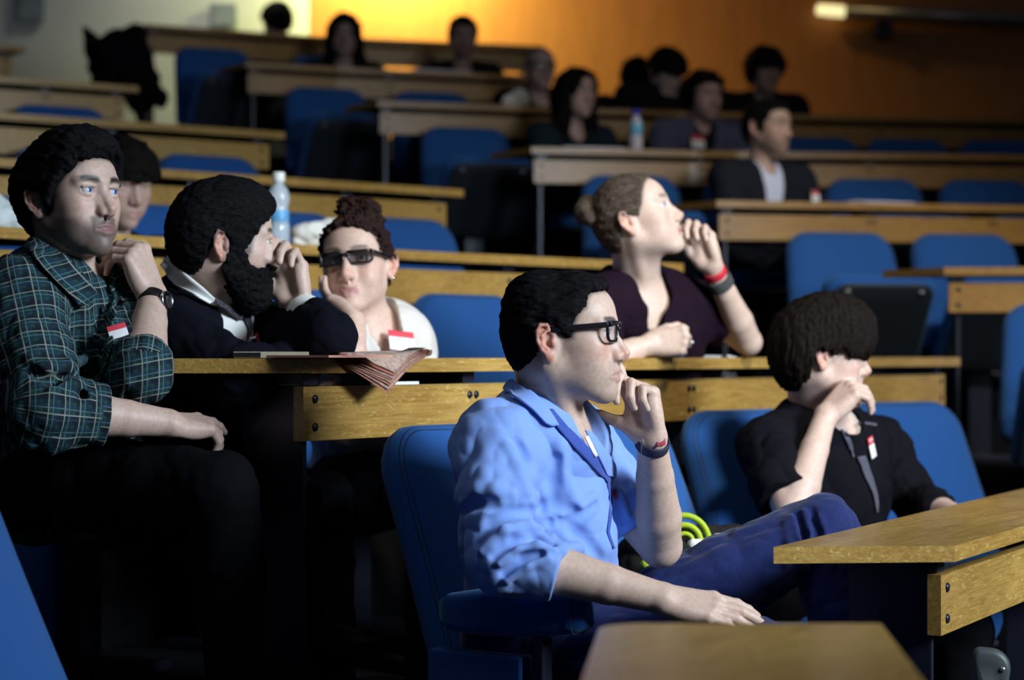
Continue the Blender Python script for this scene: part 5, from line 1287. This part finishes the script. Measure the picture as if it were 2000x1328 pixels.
# ------------------------------------------------------------------ the audience further back
M['dark_shirt'] = cloth('dark_shirt', (.010, .010, .014), .9)
def far_person(label, eye, d, yaw, pitch, hairkind, hairmat, top, facing, skin=(.55, .39, .32), beard=0.0, roll=0, gl=False, lean=.06, open_front=None, hands='desk', row=None, width=1.0, sc=1.0, h=.0062, group=None, extra=None, hunch=.0):
    o = W(*eye, d); p = Person(label, o - V(0, 0, .9), group=group)
    H = head_group(o, rot(math.radians(yaw), math.radians(pitch), math.radians(roll)), sc)
    fw = V(math.cos(math.radians(facing)), math.sin(math.radians(facing)), 0); lf = V(-fw[1], fw[0], 0)
    nb = o + V(0, 0, -.172 + hunch) - fw * .045; ch = nb + V(0, 0, -.19) - fw * lean; pv = nb + V(0, 0, -.50) - fw * (lean + .16)
    sk = dict(pelvis=pv, chest=ch, neck=nb, sh=[nb - lf * .175 * width + V(0, 0, -.045), nb + lf * .175 * width + V(0, 0, -.045)])
    el = [ch + fw * .16 - lf * .24 + V(0, 0, -.10), ch + fw * .16 + lf * .24 + V(0, 0, -.10)]
    wr = [ch + fw * .34 - lf * .06 + V(0, 0, -.12), ch + fw * .34 + lf * .06 + V(0, 0, -.12)]
    if hands == 'lap':
        for e, w, s_ in ((el[0], wr[0], -1), (el[1], wr[1], 1)): e += V(0, 0, -.16) - fw * .10; w += V(0, 0, -.22) - fw * .06
    nk = G(k=.03); nk.k = .03; nk.cone(H.W((-.030, 0, -.055)), nb, .050, .055)
    hs = [hand(wr[0], fw + lf * .5, (0, 0, 1), 1, RELAX, .95), hand(wr[1], fw - lf * .5, (0, 0, 1), -1, RELAX, .95)]
    body = Model([torso_group(sk, -.014, width), H, nk, arm_group(sk['sh'][0], el[0], wr[0], .9), arm_group(sk['sh'][1], el[1], wr[1], .9)] + hs)
    p.sdf('person', body, h, M['skin'], tint_person(H, skin, beard=beard, brow=(.02, .016, .015), browt=.0055))
    if gl: p.glasses(H)
    a = None
    if hairkind == 'short': hp = [(.12, .09), (.092, .068), (.075, .066), (.055, .060), (.042, .030), (.026, .015), (.018, -.025), (.004, -.03), (-.004, .008), (-.030, .010), (-.046, -.03), (-.062, -.08), (-.16, -.09), (-.16, .18), (.12, .18)]; hm = hair_model(H, hp, .016, .85, None, 7, .0025, freq=36)
    elif hairkind == 'curly': hp = [(.13, .075), (.092, .062), (.078, .058), (.062, .048), (.048, .020), (.034, -.02), (.020, -.055), (-.004, -.06), (-.046, -.08), (-.09, -.10), (-.18, -.09), (-.18, .2), (.13, .2)]; hm = hair_model(H, hp, .027, 1.0, None, 8, .005, freq=28)
    elif hairkind == 'shaggy':
        hp = [(.15, .022), (.100, .020), (.075, .018), (.060, .0), (.050, -.04), (.035, -.075), (-.02, -.09), (-.05, -.11), (-.09, -.12), (-.18, -.09), (-.18, .2), (.15, .2)]
        hm = hair_model(H, hp, .030, 1.0, None, 9, .004, freq=30)
    elif hairkind == 'fringe': hp = [(.15, .020), (.090, .018), (.066, .016), (.050, .010), (.034, .012), (.022, -.010), (.010, -.035), (-.004, -.01), (-.030, .0), (-.046, -.045), (-.062, -.09), (-.16, -.09), (-.18, .2), (.15, .2)]; hm = hair_model(H, hp, .024, .95, None, 13, .003, freq=34)
    elif hairkind == 'long':
        def ex(g):
            for s_ in (1, -1): g.chain([(.010, .066 * s_, .03), (.012, .076 * s_, -.06), (.0, .085 * s_, -.15), (.02, .080 * s_, -.235)], [.030, .034, .040, .026], k=.03)
            g.chain([(-.055, 0, .02), (-.070, 0, -.10), (-.075, 0, -.20)], [.07, .070, .065], k=.04)
        def vis(q): return .030 - np.linalg.norm((q - V(.120, 0, -.035)) * V(.55, 1.05, .52), axis=1) + .035
        hm = hair_model(H, None, .022, .95, ex, 17, .0035, freq=28, aniso=(1, 1, .3)); g_fn(hm.g[0], vis, .010)
    elif hairkind == 'thin': hp = [(.10, .14), (.06, .115), (.030, .075), (.015, .030), (.010, -.02), (-.004, -.025), (-.008, .008), (-.030, .010), (-.046, -.03), (-.062, -.07), (-.16, -.08), (-.16, .16), (.06, .18)]; hm = hair_model(H, hp, .005, .6, None, 19, .0015, freq=40)
    if hairkind != 'none': p.sdf('hair', hm, h * .85, hairmat)
    S = torso_group(sk, .016, width * 1.03); S.k = .03; S.disp = crumple(int(eye[0]) % 97, .005, 5); sl = G(k=.02); sl.k = .02
    for i in (0, 1): sl.chain([sk['sh'][i], el[i], wr[i] * .8 + el[i] * .2], [.070, .062, .048], k=.01)
    sl.disp = crumple(int(eye[0]) % 89, .005, 7)
    mo = Model([S, sl]); vn = G(k=.01); vn.cone(nb + V(0, 0, .05), nb + fw * .08 - V(0, 0, .02), .060, .055, k=.01)
    if open_front is not None: vn.cone(nb + fw * .08 - V(0, 0, .02), nb + fw * .17 - V(0, 0, .32), .056, .040, k=.01)
    mo.post = lambda d, P: smax(d, -vn.ev(P), .008)
    so, _ = p.sdf('jacket' if open_front else 'top', mo, h * 1.15, top)
    if open_front is not None:
        ins = Model([torso_group(sk, .006, width * .95)]); v2 = G(k=.01); v2.cone(nb + V(0, 0, .05), nb + fw * .06 - V(0, 0, .015), .054, .034, k=.01); ins.post = lambda d, P: smax(d, -v2.ev(P), .006); p.sdf('shirt', ins, h * 1.15, open_front)
    sit(p, pv - lf * .09, pv - lf * .13 + fw * .24 + V(0, 0, .0), pv - lf * .13 + fw * .26 - V(0, 0, .36), pv + lf * .09, pv + lf * .13 + fw * .24 + V(0, 0, .0), pv + lf * .13 + fw * .26 - V(0, 0, .36), M['trouser'], sk, .014, False)
    if extra: extra(p, mo, H, sk, fw, lf)
    return p
def badge_at(px, py, w, h, up=(0, 0, 1), red=.35):
    def f(p, mo, H, sk, fw, lf):
        bp, ok = march(mo, [(px, py)], d1=14)
        if ok[0]: n = normal_at(mo, bp)[0]; p.badge(None, bp[0] + n * .004, n, up, w, h, red)
    return f
far_person('dark haired man looking down behind the plaid man\'s face', (236, 352), 5.75, -50, -16, 'fringe', M['hair_dark'], M['dark_shirt'], -38, skin=(.46, .32, .27), h=.005)
far_person('man in dark suit jacket and open white shirt at the long desk', (1500, 247), 8.98, -40, -2, 'short', M['hair_black'], M['charcoal'], -62, skin=(.56, .37, .30), beard=.45, open_front=M['pale_shirt'] if 'pale_shirt' in M else M['white_cloth'], width=1.12, h=.0055, sc=1.04, extra=badge_at(1592, 384, .035, .05), lean=.03)
far_person('woman with long dark hair beside the blue capped bottle', (1126, 180), 9.98, -55, -3, 'long', M['hair_black'], M['teal'], -60, skin=(.50, .33, .29))
far_person('grey haired man in glasses with a white sleeve beside him', (1054, 130), 10.95, -72, -5, 'thin', M['hair_grey'], M['navy'], -72, skin=(.40, .28, .25), gl=True, hunch=.03, extra=badge_at(1063, 203, .08, .045, red=.3))
far_person('curly haired man in open blue checked shirt with a badge', (1374, 186), 10.0, -62, -4, 'curly', M['hair_black'], M['bluegrey'], -68, skin=(.44, .29, .26), beard=.3, open_front=M['dark_shirt'], width=1.1, extra=badge_at(1362, 277, .085, .06), h=.006, hunch=.03)
far_person('dark haired man in black bending his head down by the orange wall', (1303, 138), 11.05, -58, -30, 'fringe', M['hair_black'], M['dark_shirt'], -70, skin=(.50, .40, .38), width=1.2, lean=.0, hunch=.085, sc=1.03)
far_person('shaggy haired person in black against the orange wall', (1494, 136), 11.15, -72, -8, 'shaggy', M['hair_black'], M['dark_shirt'], -76, skin=(.36, .27, .25), width=1.12, hunch=.03, sc=1.03)
far_person('long dark haired woman below the yellow glow on the wall', (672, 66), 11.75, -85, -14, 'long', M['hair_black'], M['dark_shirt'], -80, skin=(.34, .24, .22))
far_person('short haired man with lowered head in the top row', (904, 68), 11.9, -82, -16, 'short', M['hair_black'], M['dark_shirt'], -80, skin=(.30, .21, .19), beard=.3)
far_person('lone dark head showing over the highest desk', (540, 40), 12.95, 120, -6, 'fringe', M['hair_black'], M['dark_shirt'], 120, h=.008)
far_person('dark figure half hidden behind the man bending his head', (1244, 152), 11.45, 95, -10, 'shaggy', M['hair_black'], M['dark_shirt'], -75, h=.008, sc=.92, hunch=.05)
# ------------------------------------------------------------------ things on the desks and seats
def on_row(row, px, back):
    """a spot on a desk top, at a distance back from its front edge"""
    pts = offset(ROWS[row], -back); best = None; Lt = length(pts)
    for i in range(401):
        p, t = along(pts, Lt * i / 400); e = abs(CX + F_PX * p[0] / p[1] - px)
        if best is None or e < best[0]: best = (e, p, t)
    return V(*best[1], DESK0 + STEP * LEVEL[row]), V(*best[2], 0)
def glassy(name, col, alpha, rough=.08):
    m = mat(name, col, rough); nodes(m)[2].inputs['Alpha'].default_value = alpha; nodes(m)[2].inputs['Specular IOR Level'].default_value = .8; return m
M['clear'] = glassy('clear_plastic', (.70, .82, .92), .55); M['water_blue'] = glassy('blue_tint_plastic', (.16, .55, .80), .85)
M['white_plastic'] = mat('white_plastic', (.80, .82, .80), .4); M['label_blue'] = mat('bottle_label', (.12, .40, .72), .4); M['cap_blue'] = mat('blue_cap', (.02, .03, .55), .35); M['label_pale'] = mat('pale_label', (.62, .58, .66), .5)
b, t = on_row('L2', 545, .10); r = empty('water_bottle', b); tag(r, 'water bottle with white cap standing on the desk behind the tie man', 'bottle')
bm = bmesh.new(); lathe(bm, [(.026, 0), (.031, .004), (.031, .058), (.0285, .066), (.0285, .100), (.0255, .108), (.030, .122), (.0315, .140), (.026, .160), (.013, .176), (.0125, .184)], 24); obj('bottle_body', bm, M['clear'], r, True)
bm = bmesh.new(); lathe(bm, [(.0290, .067), (.0295, .068), (.0295, .099), (.0290, .100)], 24); obj('bottle_label', bm, M['label_blue'], r, True)
bm = bmesh.new(); lathe(bm, [(.0172, .182), (.0178, .184), (.0178, .206), (.0165, .209), (.003, .2095)], 24); obj('bottle_cap', bm, M['white_plastic'], r, True)
b, t = on_row('R4', 1241, .09); r = empty('water_bottle', b); tag(r, 'water bottle with bright blue cap on the desk below the bending man', 'bottle')
bm = bmesh.new(); lathe(bm, [(.026, 0), (.030, .004), (.030, .070), (.027, .085), (.030, .100), (.030, .130), (.022, .152), (.012, .166), (.012, .172)], 20); obj('bottle_body', bm, M['label_pale'], r, True)
bm = bmesh.new(); lathe(bm, [(.0300, .074), (.0310, .078), (.0322, .100), (.0315, .128), (.0300, .132)], 20); obj('bottle_label', bm, M['water_blue'], r, True)
bm = bmesh.new(); lathe(bm, [(.0170, .170), (.0176, .172), (.0176, .190), (.016, .193), (.003, .1935)], 20); obj('bottle_cap', bm, M['cap_blue'], r, True)
# newspaper folded over the front edge of the near long desk
m = M['newsprint'] = mat('salmon_newsprint', (.70, .50, .40), .9, 0, .1)
t1 = tex(m, 'ShaderNodeTexNoise', 60, (1.4, 1.4, 1), 2, 0); t2 = tex(m, 'ShaderNodeTexNoise', 420, (1, 1, 1), 2); base(m, mul(m, ramp(m, t1.outputs[0], [(.50, (.90, .70, .58)), (.60, (.66, .52, .45))]), ramp(m, t2.outputs[0], [(.4, (.82, .80, .80)), (.6, (1, 1, 1))])))
M['print_dark'] = mat('newspaper_photo', (.05, .045, .05), .8); t1 = tex(M['print_dark'], 'ShaderNodeTexNoise', 90, detail=3); base(M['print_dark'], ramp(M['print_dark'], t1.outputs[0], [(.4, (.03, .03, .035)), (.65, (.32, .26, .23))]))
M['page_edge'] = mat('newspaper_edges', (.66, .32, .23), .9)
zt = DESK0 + STEP + .001
def pt(px, py, d): return W(px, py, d)
ns = V(*ROWS['L1'][0], 0); tD = V(.545, .839, 0); nD = V(.839, -.545, 0)
root = empty('newspaper', (float(ns[0]), float(ns[1]), zt)); tag(root, 'folded salmon newspaper drooping over the front edge of the bench desk', 'newspaper')
sheets = 8
Bc, Dc = W(845, 690.5, 4.23), W(615, 697, 4.06)
for i in range(sheets):
    # the pages share the fold on the right and fan open along their free edge, the corner drooping over the front of the desk
    f = i / (sheets - 1); tip = W(757, 766, 4.015) * (1 - f) + W(772, 735, 4.03) * f; fr_ = W(652, 704, 3.935) * (1 - f) + W(676, 701, 3.955) * f
    up = V(0, 0, .0012 * i); nu, nv = 16, 14; bm = bmesh.new(); grid = []
    for u in range(nu):
        a = u / (nu - 1); row = []
        for v in range(nv):
            c = v / (nv - 1); back = Bc * (1 - c) + Dc * c; frt = tip * (1 - c) + fr_ * c
            q = back * (1 - a) + frt * a + up
            zl = zt + .001 + .0012 * i; over = (q - ns) @ nD
            lin = q[2]; bend = (1 - a) ** 2 * 0
            q[2] = max(lin, zl) if over < -.004 else lin + (.010 + .006 * f) * math.sin(PI * min(1, a)) * (1 - c)
            q[2] += .0020 * math.sin(5 * a + 4 * c + i) * a
            row.append(bm.verts.new(tuple(q - V(ns[0], ns[1], zt))))
        grid.append(row)
    for u in range(nu - 1):
        for v in range(nv - 1): bm.faces.new((grid[u][v], grid[u + 1][v], grid[u + 1][v + 1], grid[u][v + 1]))
    bmesh.ops.solidify(bm, geom=bm.faces[:], thickness=.0009)
    obj('newspaper_sheet', bm, M['newsprint'] if i % 2 == 1 else M['page_edge'], root, True)
bm = bmesh.new(); P0 = [W(775, 702, 4.135), W(800, 692, 4.20), W(833, 692, 4.215), W(812, 701, 4.15)]
vs = [bm.verts.new(tuple(q + V(0, 0, .014) - V(ns[0], ns[1], zt))) for q in P0]; bm.faces.new(vs); bmesh.ops.solidify(bm, geom=bm.faces[:], thickness=.001); obj('printed_photo', bm, M['print_dark'], root)
bm = bmesh.new(); boxm(bm, V(.03, .05, .003), V(.10, .075, .0022), np.stack([tD, nD, V(0, 0, 1)], 1)); obj('lower_section', bm, M['page_edge'], root)
# a slim folder, papers, a slip on the panel
b, t = on_row('L1', 560, .2); o = V(-.475, 4.02, zt); r = empty('folder', o, math.radians(8)); tag(r, 'thin pale folder lying on the bench desk in front of the tie man', 'folder')
bm = bmesh.new(); boxm(bm, V(0, 0, .006), V(.072, .10, .006), None, .002); obj('cover', bm, M['folder'] if 'folder' in M else M['badge_white'], r); bm = bmesh.new(); boxm(bm, V(-.046, -.1005, .006), V(.026, .001, .0045)); obj('spine_band', bm, M['strap_black'], r)
def paper(row, px, back, w, d, turn, label, mt='badge_white', th=.0015, name='paper', group=None):
    b, t = on_row(row, px, back); a = math.atan2(t[1], t[0]) + math.radians(turn); bm = bmesh.new(); boxm(bm, V(0, 0, th / 2 + .0005), V(w / 2, d / 2, th / 2)); boxm(bm, V(.01, .006, th * 1.7), V(w / 2, d / 2, th / 2), rot(.12))
    o = obj(name, bm, M[mt]); o.location = b; o.rotation_euler = (0, 0, a); tag(o, label, 'paper', group); return o
paper('L1', 1378, .13, .18, .12, 12, 'papers on the desk by the blonde woman\'s elbow', th=.003)
paper('R3', 1700, .12, .30, .20, 6, 'papers lying on the long desk right of the suited man', 'label_pale', th=.004)
paper('R4', 1150, .12, .30, .20, -5, 'papers on the desk in front of the long haired woman', 'label_pale', th=.004)
paper('R6', 850, .12, .34, .22, 4, 'papers on the desk before the man with lowered head', 'label_pale', th=.006)
fr = offset(ROWS['L1'], -.040); q, t = along(fr, .335); bm = bmesh.new(); boxm(bm, V(0, 0, .0035), V(.055, .012, .003)); o = obj('paper_slip', bm, M['badge_white']); o.location = (q[0], q[1], DESK0 + STEP - .054); o.rotation_euler = (0, 0, math.atan2(t[1], t[0])); tag(o, 'white slip tucked on the wooden panel below the newspaper', 'paper')
# the blue capped bottle top in the blonde woman's fist
q = W(1326, 684, 5.06); r = empty('small_bottle', (q[0], q[1], DESK0 + STEP)); tag(r, 'small blue item standing under the blonde woman\'s ringed fist', 'bottle')
bm = bmesh.new(); lathe(bm, [(.010, 0), (.012, .002), (.012, .016), (.010, .020)], 14); obj('bottle_body', bm, M['label_blue'], r, True); bm = bmesh.new(); lathe(bm, [(.0125, .018), (.0125, .028), (.010, .030)], 14); obj('bottle_cap', bm, M['cap_blue'], r, True)
# crumpled white bag and cloth on the second desk
def lump(name, label, cat, parts, mt, seed, amp=.008, freq=9, h=.006):
    g = G(k=.02)
    for a in parts: g.cone(*a)
    g.disp = crumple(seed, amp, freq); p = Model([g]); lo = np.full(3, 1e9); hi = -lo
    for a, b, r1, r2 in parts:
        for q, r in ((a, r1), (b, r2)): lo = np.minimum(lo, q - r - .04); hi = np.maximum(hi, q + r + .04)
    v, q = mesh_sdf(p, lo, hi, h); o0 = V((lo[0] + hi[0]) / 2, (lo[1] + hi[1]) / 2, v[:, 2].min()); o = np_mesh(name, v - o0, q, mt); o.location = o0; tag(o, label, cat); return o
b, t = on_row('L2', 612, .14); lump('paper_bag', 'crumpled white paper bag on the desk behind the woman in glasses', 'bag', [(b + V(-.045, 0, .03), b + V(.045, .02, .075), .022, .020), (b + V(.03, .02, .03), b + V(.065, .03, .082), .026, .012), (b + V(-.03, .02, .03), b + V(.05, .02, .03), .028, .028)], M['white_cloth'], 5)
b, t = on_row('L2', 6, .14); lump('white_cloth', 'white cloth bundle at the left edge behind the plaid man\'s neck', 'cloth', [(b + V(-.08, 0, .04), b + V(.03, .02, .03), .05, .03), (b + V(-.05, .05, .06), b + V(.0, .04, .03), .05, .03)], M['pale_cloth'], 8)
b, t = on_row('R5', 1000, .15); lump('white_bag', 'white bundle on the desk left of the grey haired man', 'bag', [(b + V(-.02, 0, .04), b + V(.04, .02, .08), .035, .035), (b + V(.03, .02, .03), b + V(.05, 0, .05), .04, .04)], M['white_cloth'], 11, h=.009)
# coat thrown over the end of the desk at the top left
cd = F_PX * (DESK0 + STEP * 7 - CAMZ) / (HZ - 46)
c0 = W(262, 60, 11.62)
lump('dark_coat', 'black coat heaped over the end of the highest desk', 'coat', [(W(170, 60, 11.6), W(196, 105, 11.6), .020, .075), (W(196, 105, 11.6), W(205, 150, 11.6), .075, .09), (W(215, 85, 11.6), W(262, 62, 11.7), .075, .06), (W(225, 110, 11.55), W(236, 160, 11.55), .13, .115), (W(262, 75, 11.65), W(285, 120, 11.6), .06, .05), (W(250, 165, 11.5), W(275, 185, 11.4), .10, .10), (W(290, 180, 11.3), W(316, 195, 11.2), .06, .05), (W(272, 200, 11.3), W(274, 236, 11.2), .045, .02), (W(262, 105, 11.55), W(284, 150, 11.5), .09, .08)], M['coat'], 23, .012, 5, .012)
# bag with yellow-green webbing on the seat beside the blue shirted man, papers on it
q = W(1330, 1095, 4.28)
lump('rucksack', 'dark bag with yellow-green straps on the seat behind the raised forearm', 'bag', [(W(1275, 1110, 4.22), W(1400, 1085, 4.32), .075, .06), (W(1300, 1140, 4.2), W(1420, 1130, 4.3), .09, .07), (W(1330, 1075, 4.3), W(1430, 1070, 4.36), .05, .04)], M['bag_dark'], 31, .008, 8)
bag = bpy.data.objects['rucksack']
def strap(pts, w, label=None):
    bm = bmesh.new(); tube(bm, [p - V(*bag.location) for p in pts], w, 8)
    for v in bm.verts: pass
    o = obj('webbing_strap', bm, M['lime'], bag, True); return o
for k_, (r_, off) in enumerate(((.052, 0), (.034, .004), (.018, .006))):
    strap([W(1335, 1058, 4.22) + V(r_ * math.cos(a), -.01 * k_, r_ * 1.05 * math.sin(a)) for a in np.linspace(-.35, 2.4, 14)], .0065 if k_ < 2 else .005)
for a_, b_ in (((1255, 1100), (1276, 1118)), ((1262, 1128), (1292, 1098)), ((1270, 1140), (1300, 1102))): strap([W(*a_, 4.10), (W(*a_, 4.10) + W(*b_, 4.14)) / 2 + V(0, -.01, .004), W(*b_, 4.14)], .008)
lump('folded_paper', 'crumpled white paper lying on the dark bag beside the denim knee', 'paper', [(W(1385, 1064, 4.22), W(1442, 1056, 4.26), .014, .018), (W(1350, 1062, 4.20), W(1390, 1068, 4.22), .010, .010), (W(1405, 1068, 4.22), W(1452, 1068, 4.25), .014, .010)], M['white_cloth'], 37, .006, 16, .004)
# ------------------------------------------------------------------ camera and light
cam = bpy.data.cameras.new('camera'); co = bpy.data.objects.new('camera', cam); C.objects.link(co)
co.location = (0, 0, CAMZ); co.rotation_euler = (PI / 2 + math.atan((HZ - CY) / F_PX), 0, 0)
cam.sensor_width = 36; cam.lens = 36 * F_PX / 2000; cam.clip_end = 60
cam.dof.use_dof = True; cam.dof.focus_distance = 3.75; cam.dof.aperture_fstop = 2.9
sc = bpy.context.scene; sc.camera = co
def area(name, loc, target, size, power, col, size_y=None, spread=PI):
    l = bpy.data.lights.new(name, 'AREA'); l.energy = power; l.size = size; l.color = col; l.spread = spread
    if size_y: l.shape = 'RECTANGLE'; l.size_y = size_y
    o = bpy.data.objects.new(name, l); C.objects.link(o); o.location = loc
    o.rotation_euler = (Vector(loc) - Vector(target)).to_track_quat('Z', 'Y').to_euler(); return o
def spot(name, loc, target, power, col, ang, blend=.8, r=.15):
    l = bpy.data.lights.new(name, 'SPOT'); l.energy = power; l.color = col; l.spot_size = ang; l.spot_blend = blend; l.shadow_soft_size = r
    o = bpy.data.objects.new(name, l); C.objects.link(o); o.location = loc
    o.rotation_euler = (Vector(loc) - Vector(target)).to_track_quat('Z', 'Y').to_euler(); return o
area('screen_light', (3.3, 1.8, 2.45), (.1, 4.4, 1.2), 1.3, 72, (.76, .88, 1.0), 1.2, math.radians(84))
spot('stage_lamp', (2.4, 1.4, 5.0), (.75, 5.5, 1.15), 900, (1.0, .93, .80), .66, 1.0, .35)
spot('stage_lamp', (4.2, 3.0, 5.2), (1.5, 7.6, 1.45), 1150, (.97, .95, .86), .54, 1.0, .35)
spot('stage_lamp', (4.2, 3.6, 5.6), (.6, 9.6, 2.1), 190, (1.0, .86, .62), .62, 1.0, .35)
area('overhead_fill', (-.6, 2.4, 5.4), (.3, 5.0, 1.0), 1.6, 20, (.86, .94, 1.0))  # unseen fill added overhead to brighten surfaces facing the camera
spot('wall_washer', (-.80, 13.36, 4.15), (-.78, 13.8, 3.6), 400, (.96, .96, .36), 2.6, 1.0)
spot('wall_washer', (-.35, 12.5, 5.4), (.25, 13.8, 3.0), 230, (1.0, .74, .36), 1.6, 1.0)
spot('corridor_lamp', (-1.9, 12.9, 4.6), (-1.6, 13.8, 2.9), 85, (1.0, .98, .84), 2.4, 1.0)
wd = bpy.data.worlds.new('World'); sc.world = wd; wd.use_nodes = True
bg = wd.node_tree.nodes['Background']; bg.inputs[0].default_value = (.62, .72, 1.0, 1); bg.inputs[1].default_value = .032
vs = sc.view_settings; vs.view_transform = 'Standard'; vs.look = 'None'; vs.gamma = 1.0; vs.exposure = 0.0; vs.use_curve_mapping = False
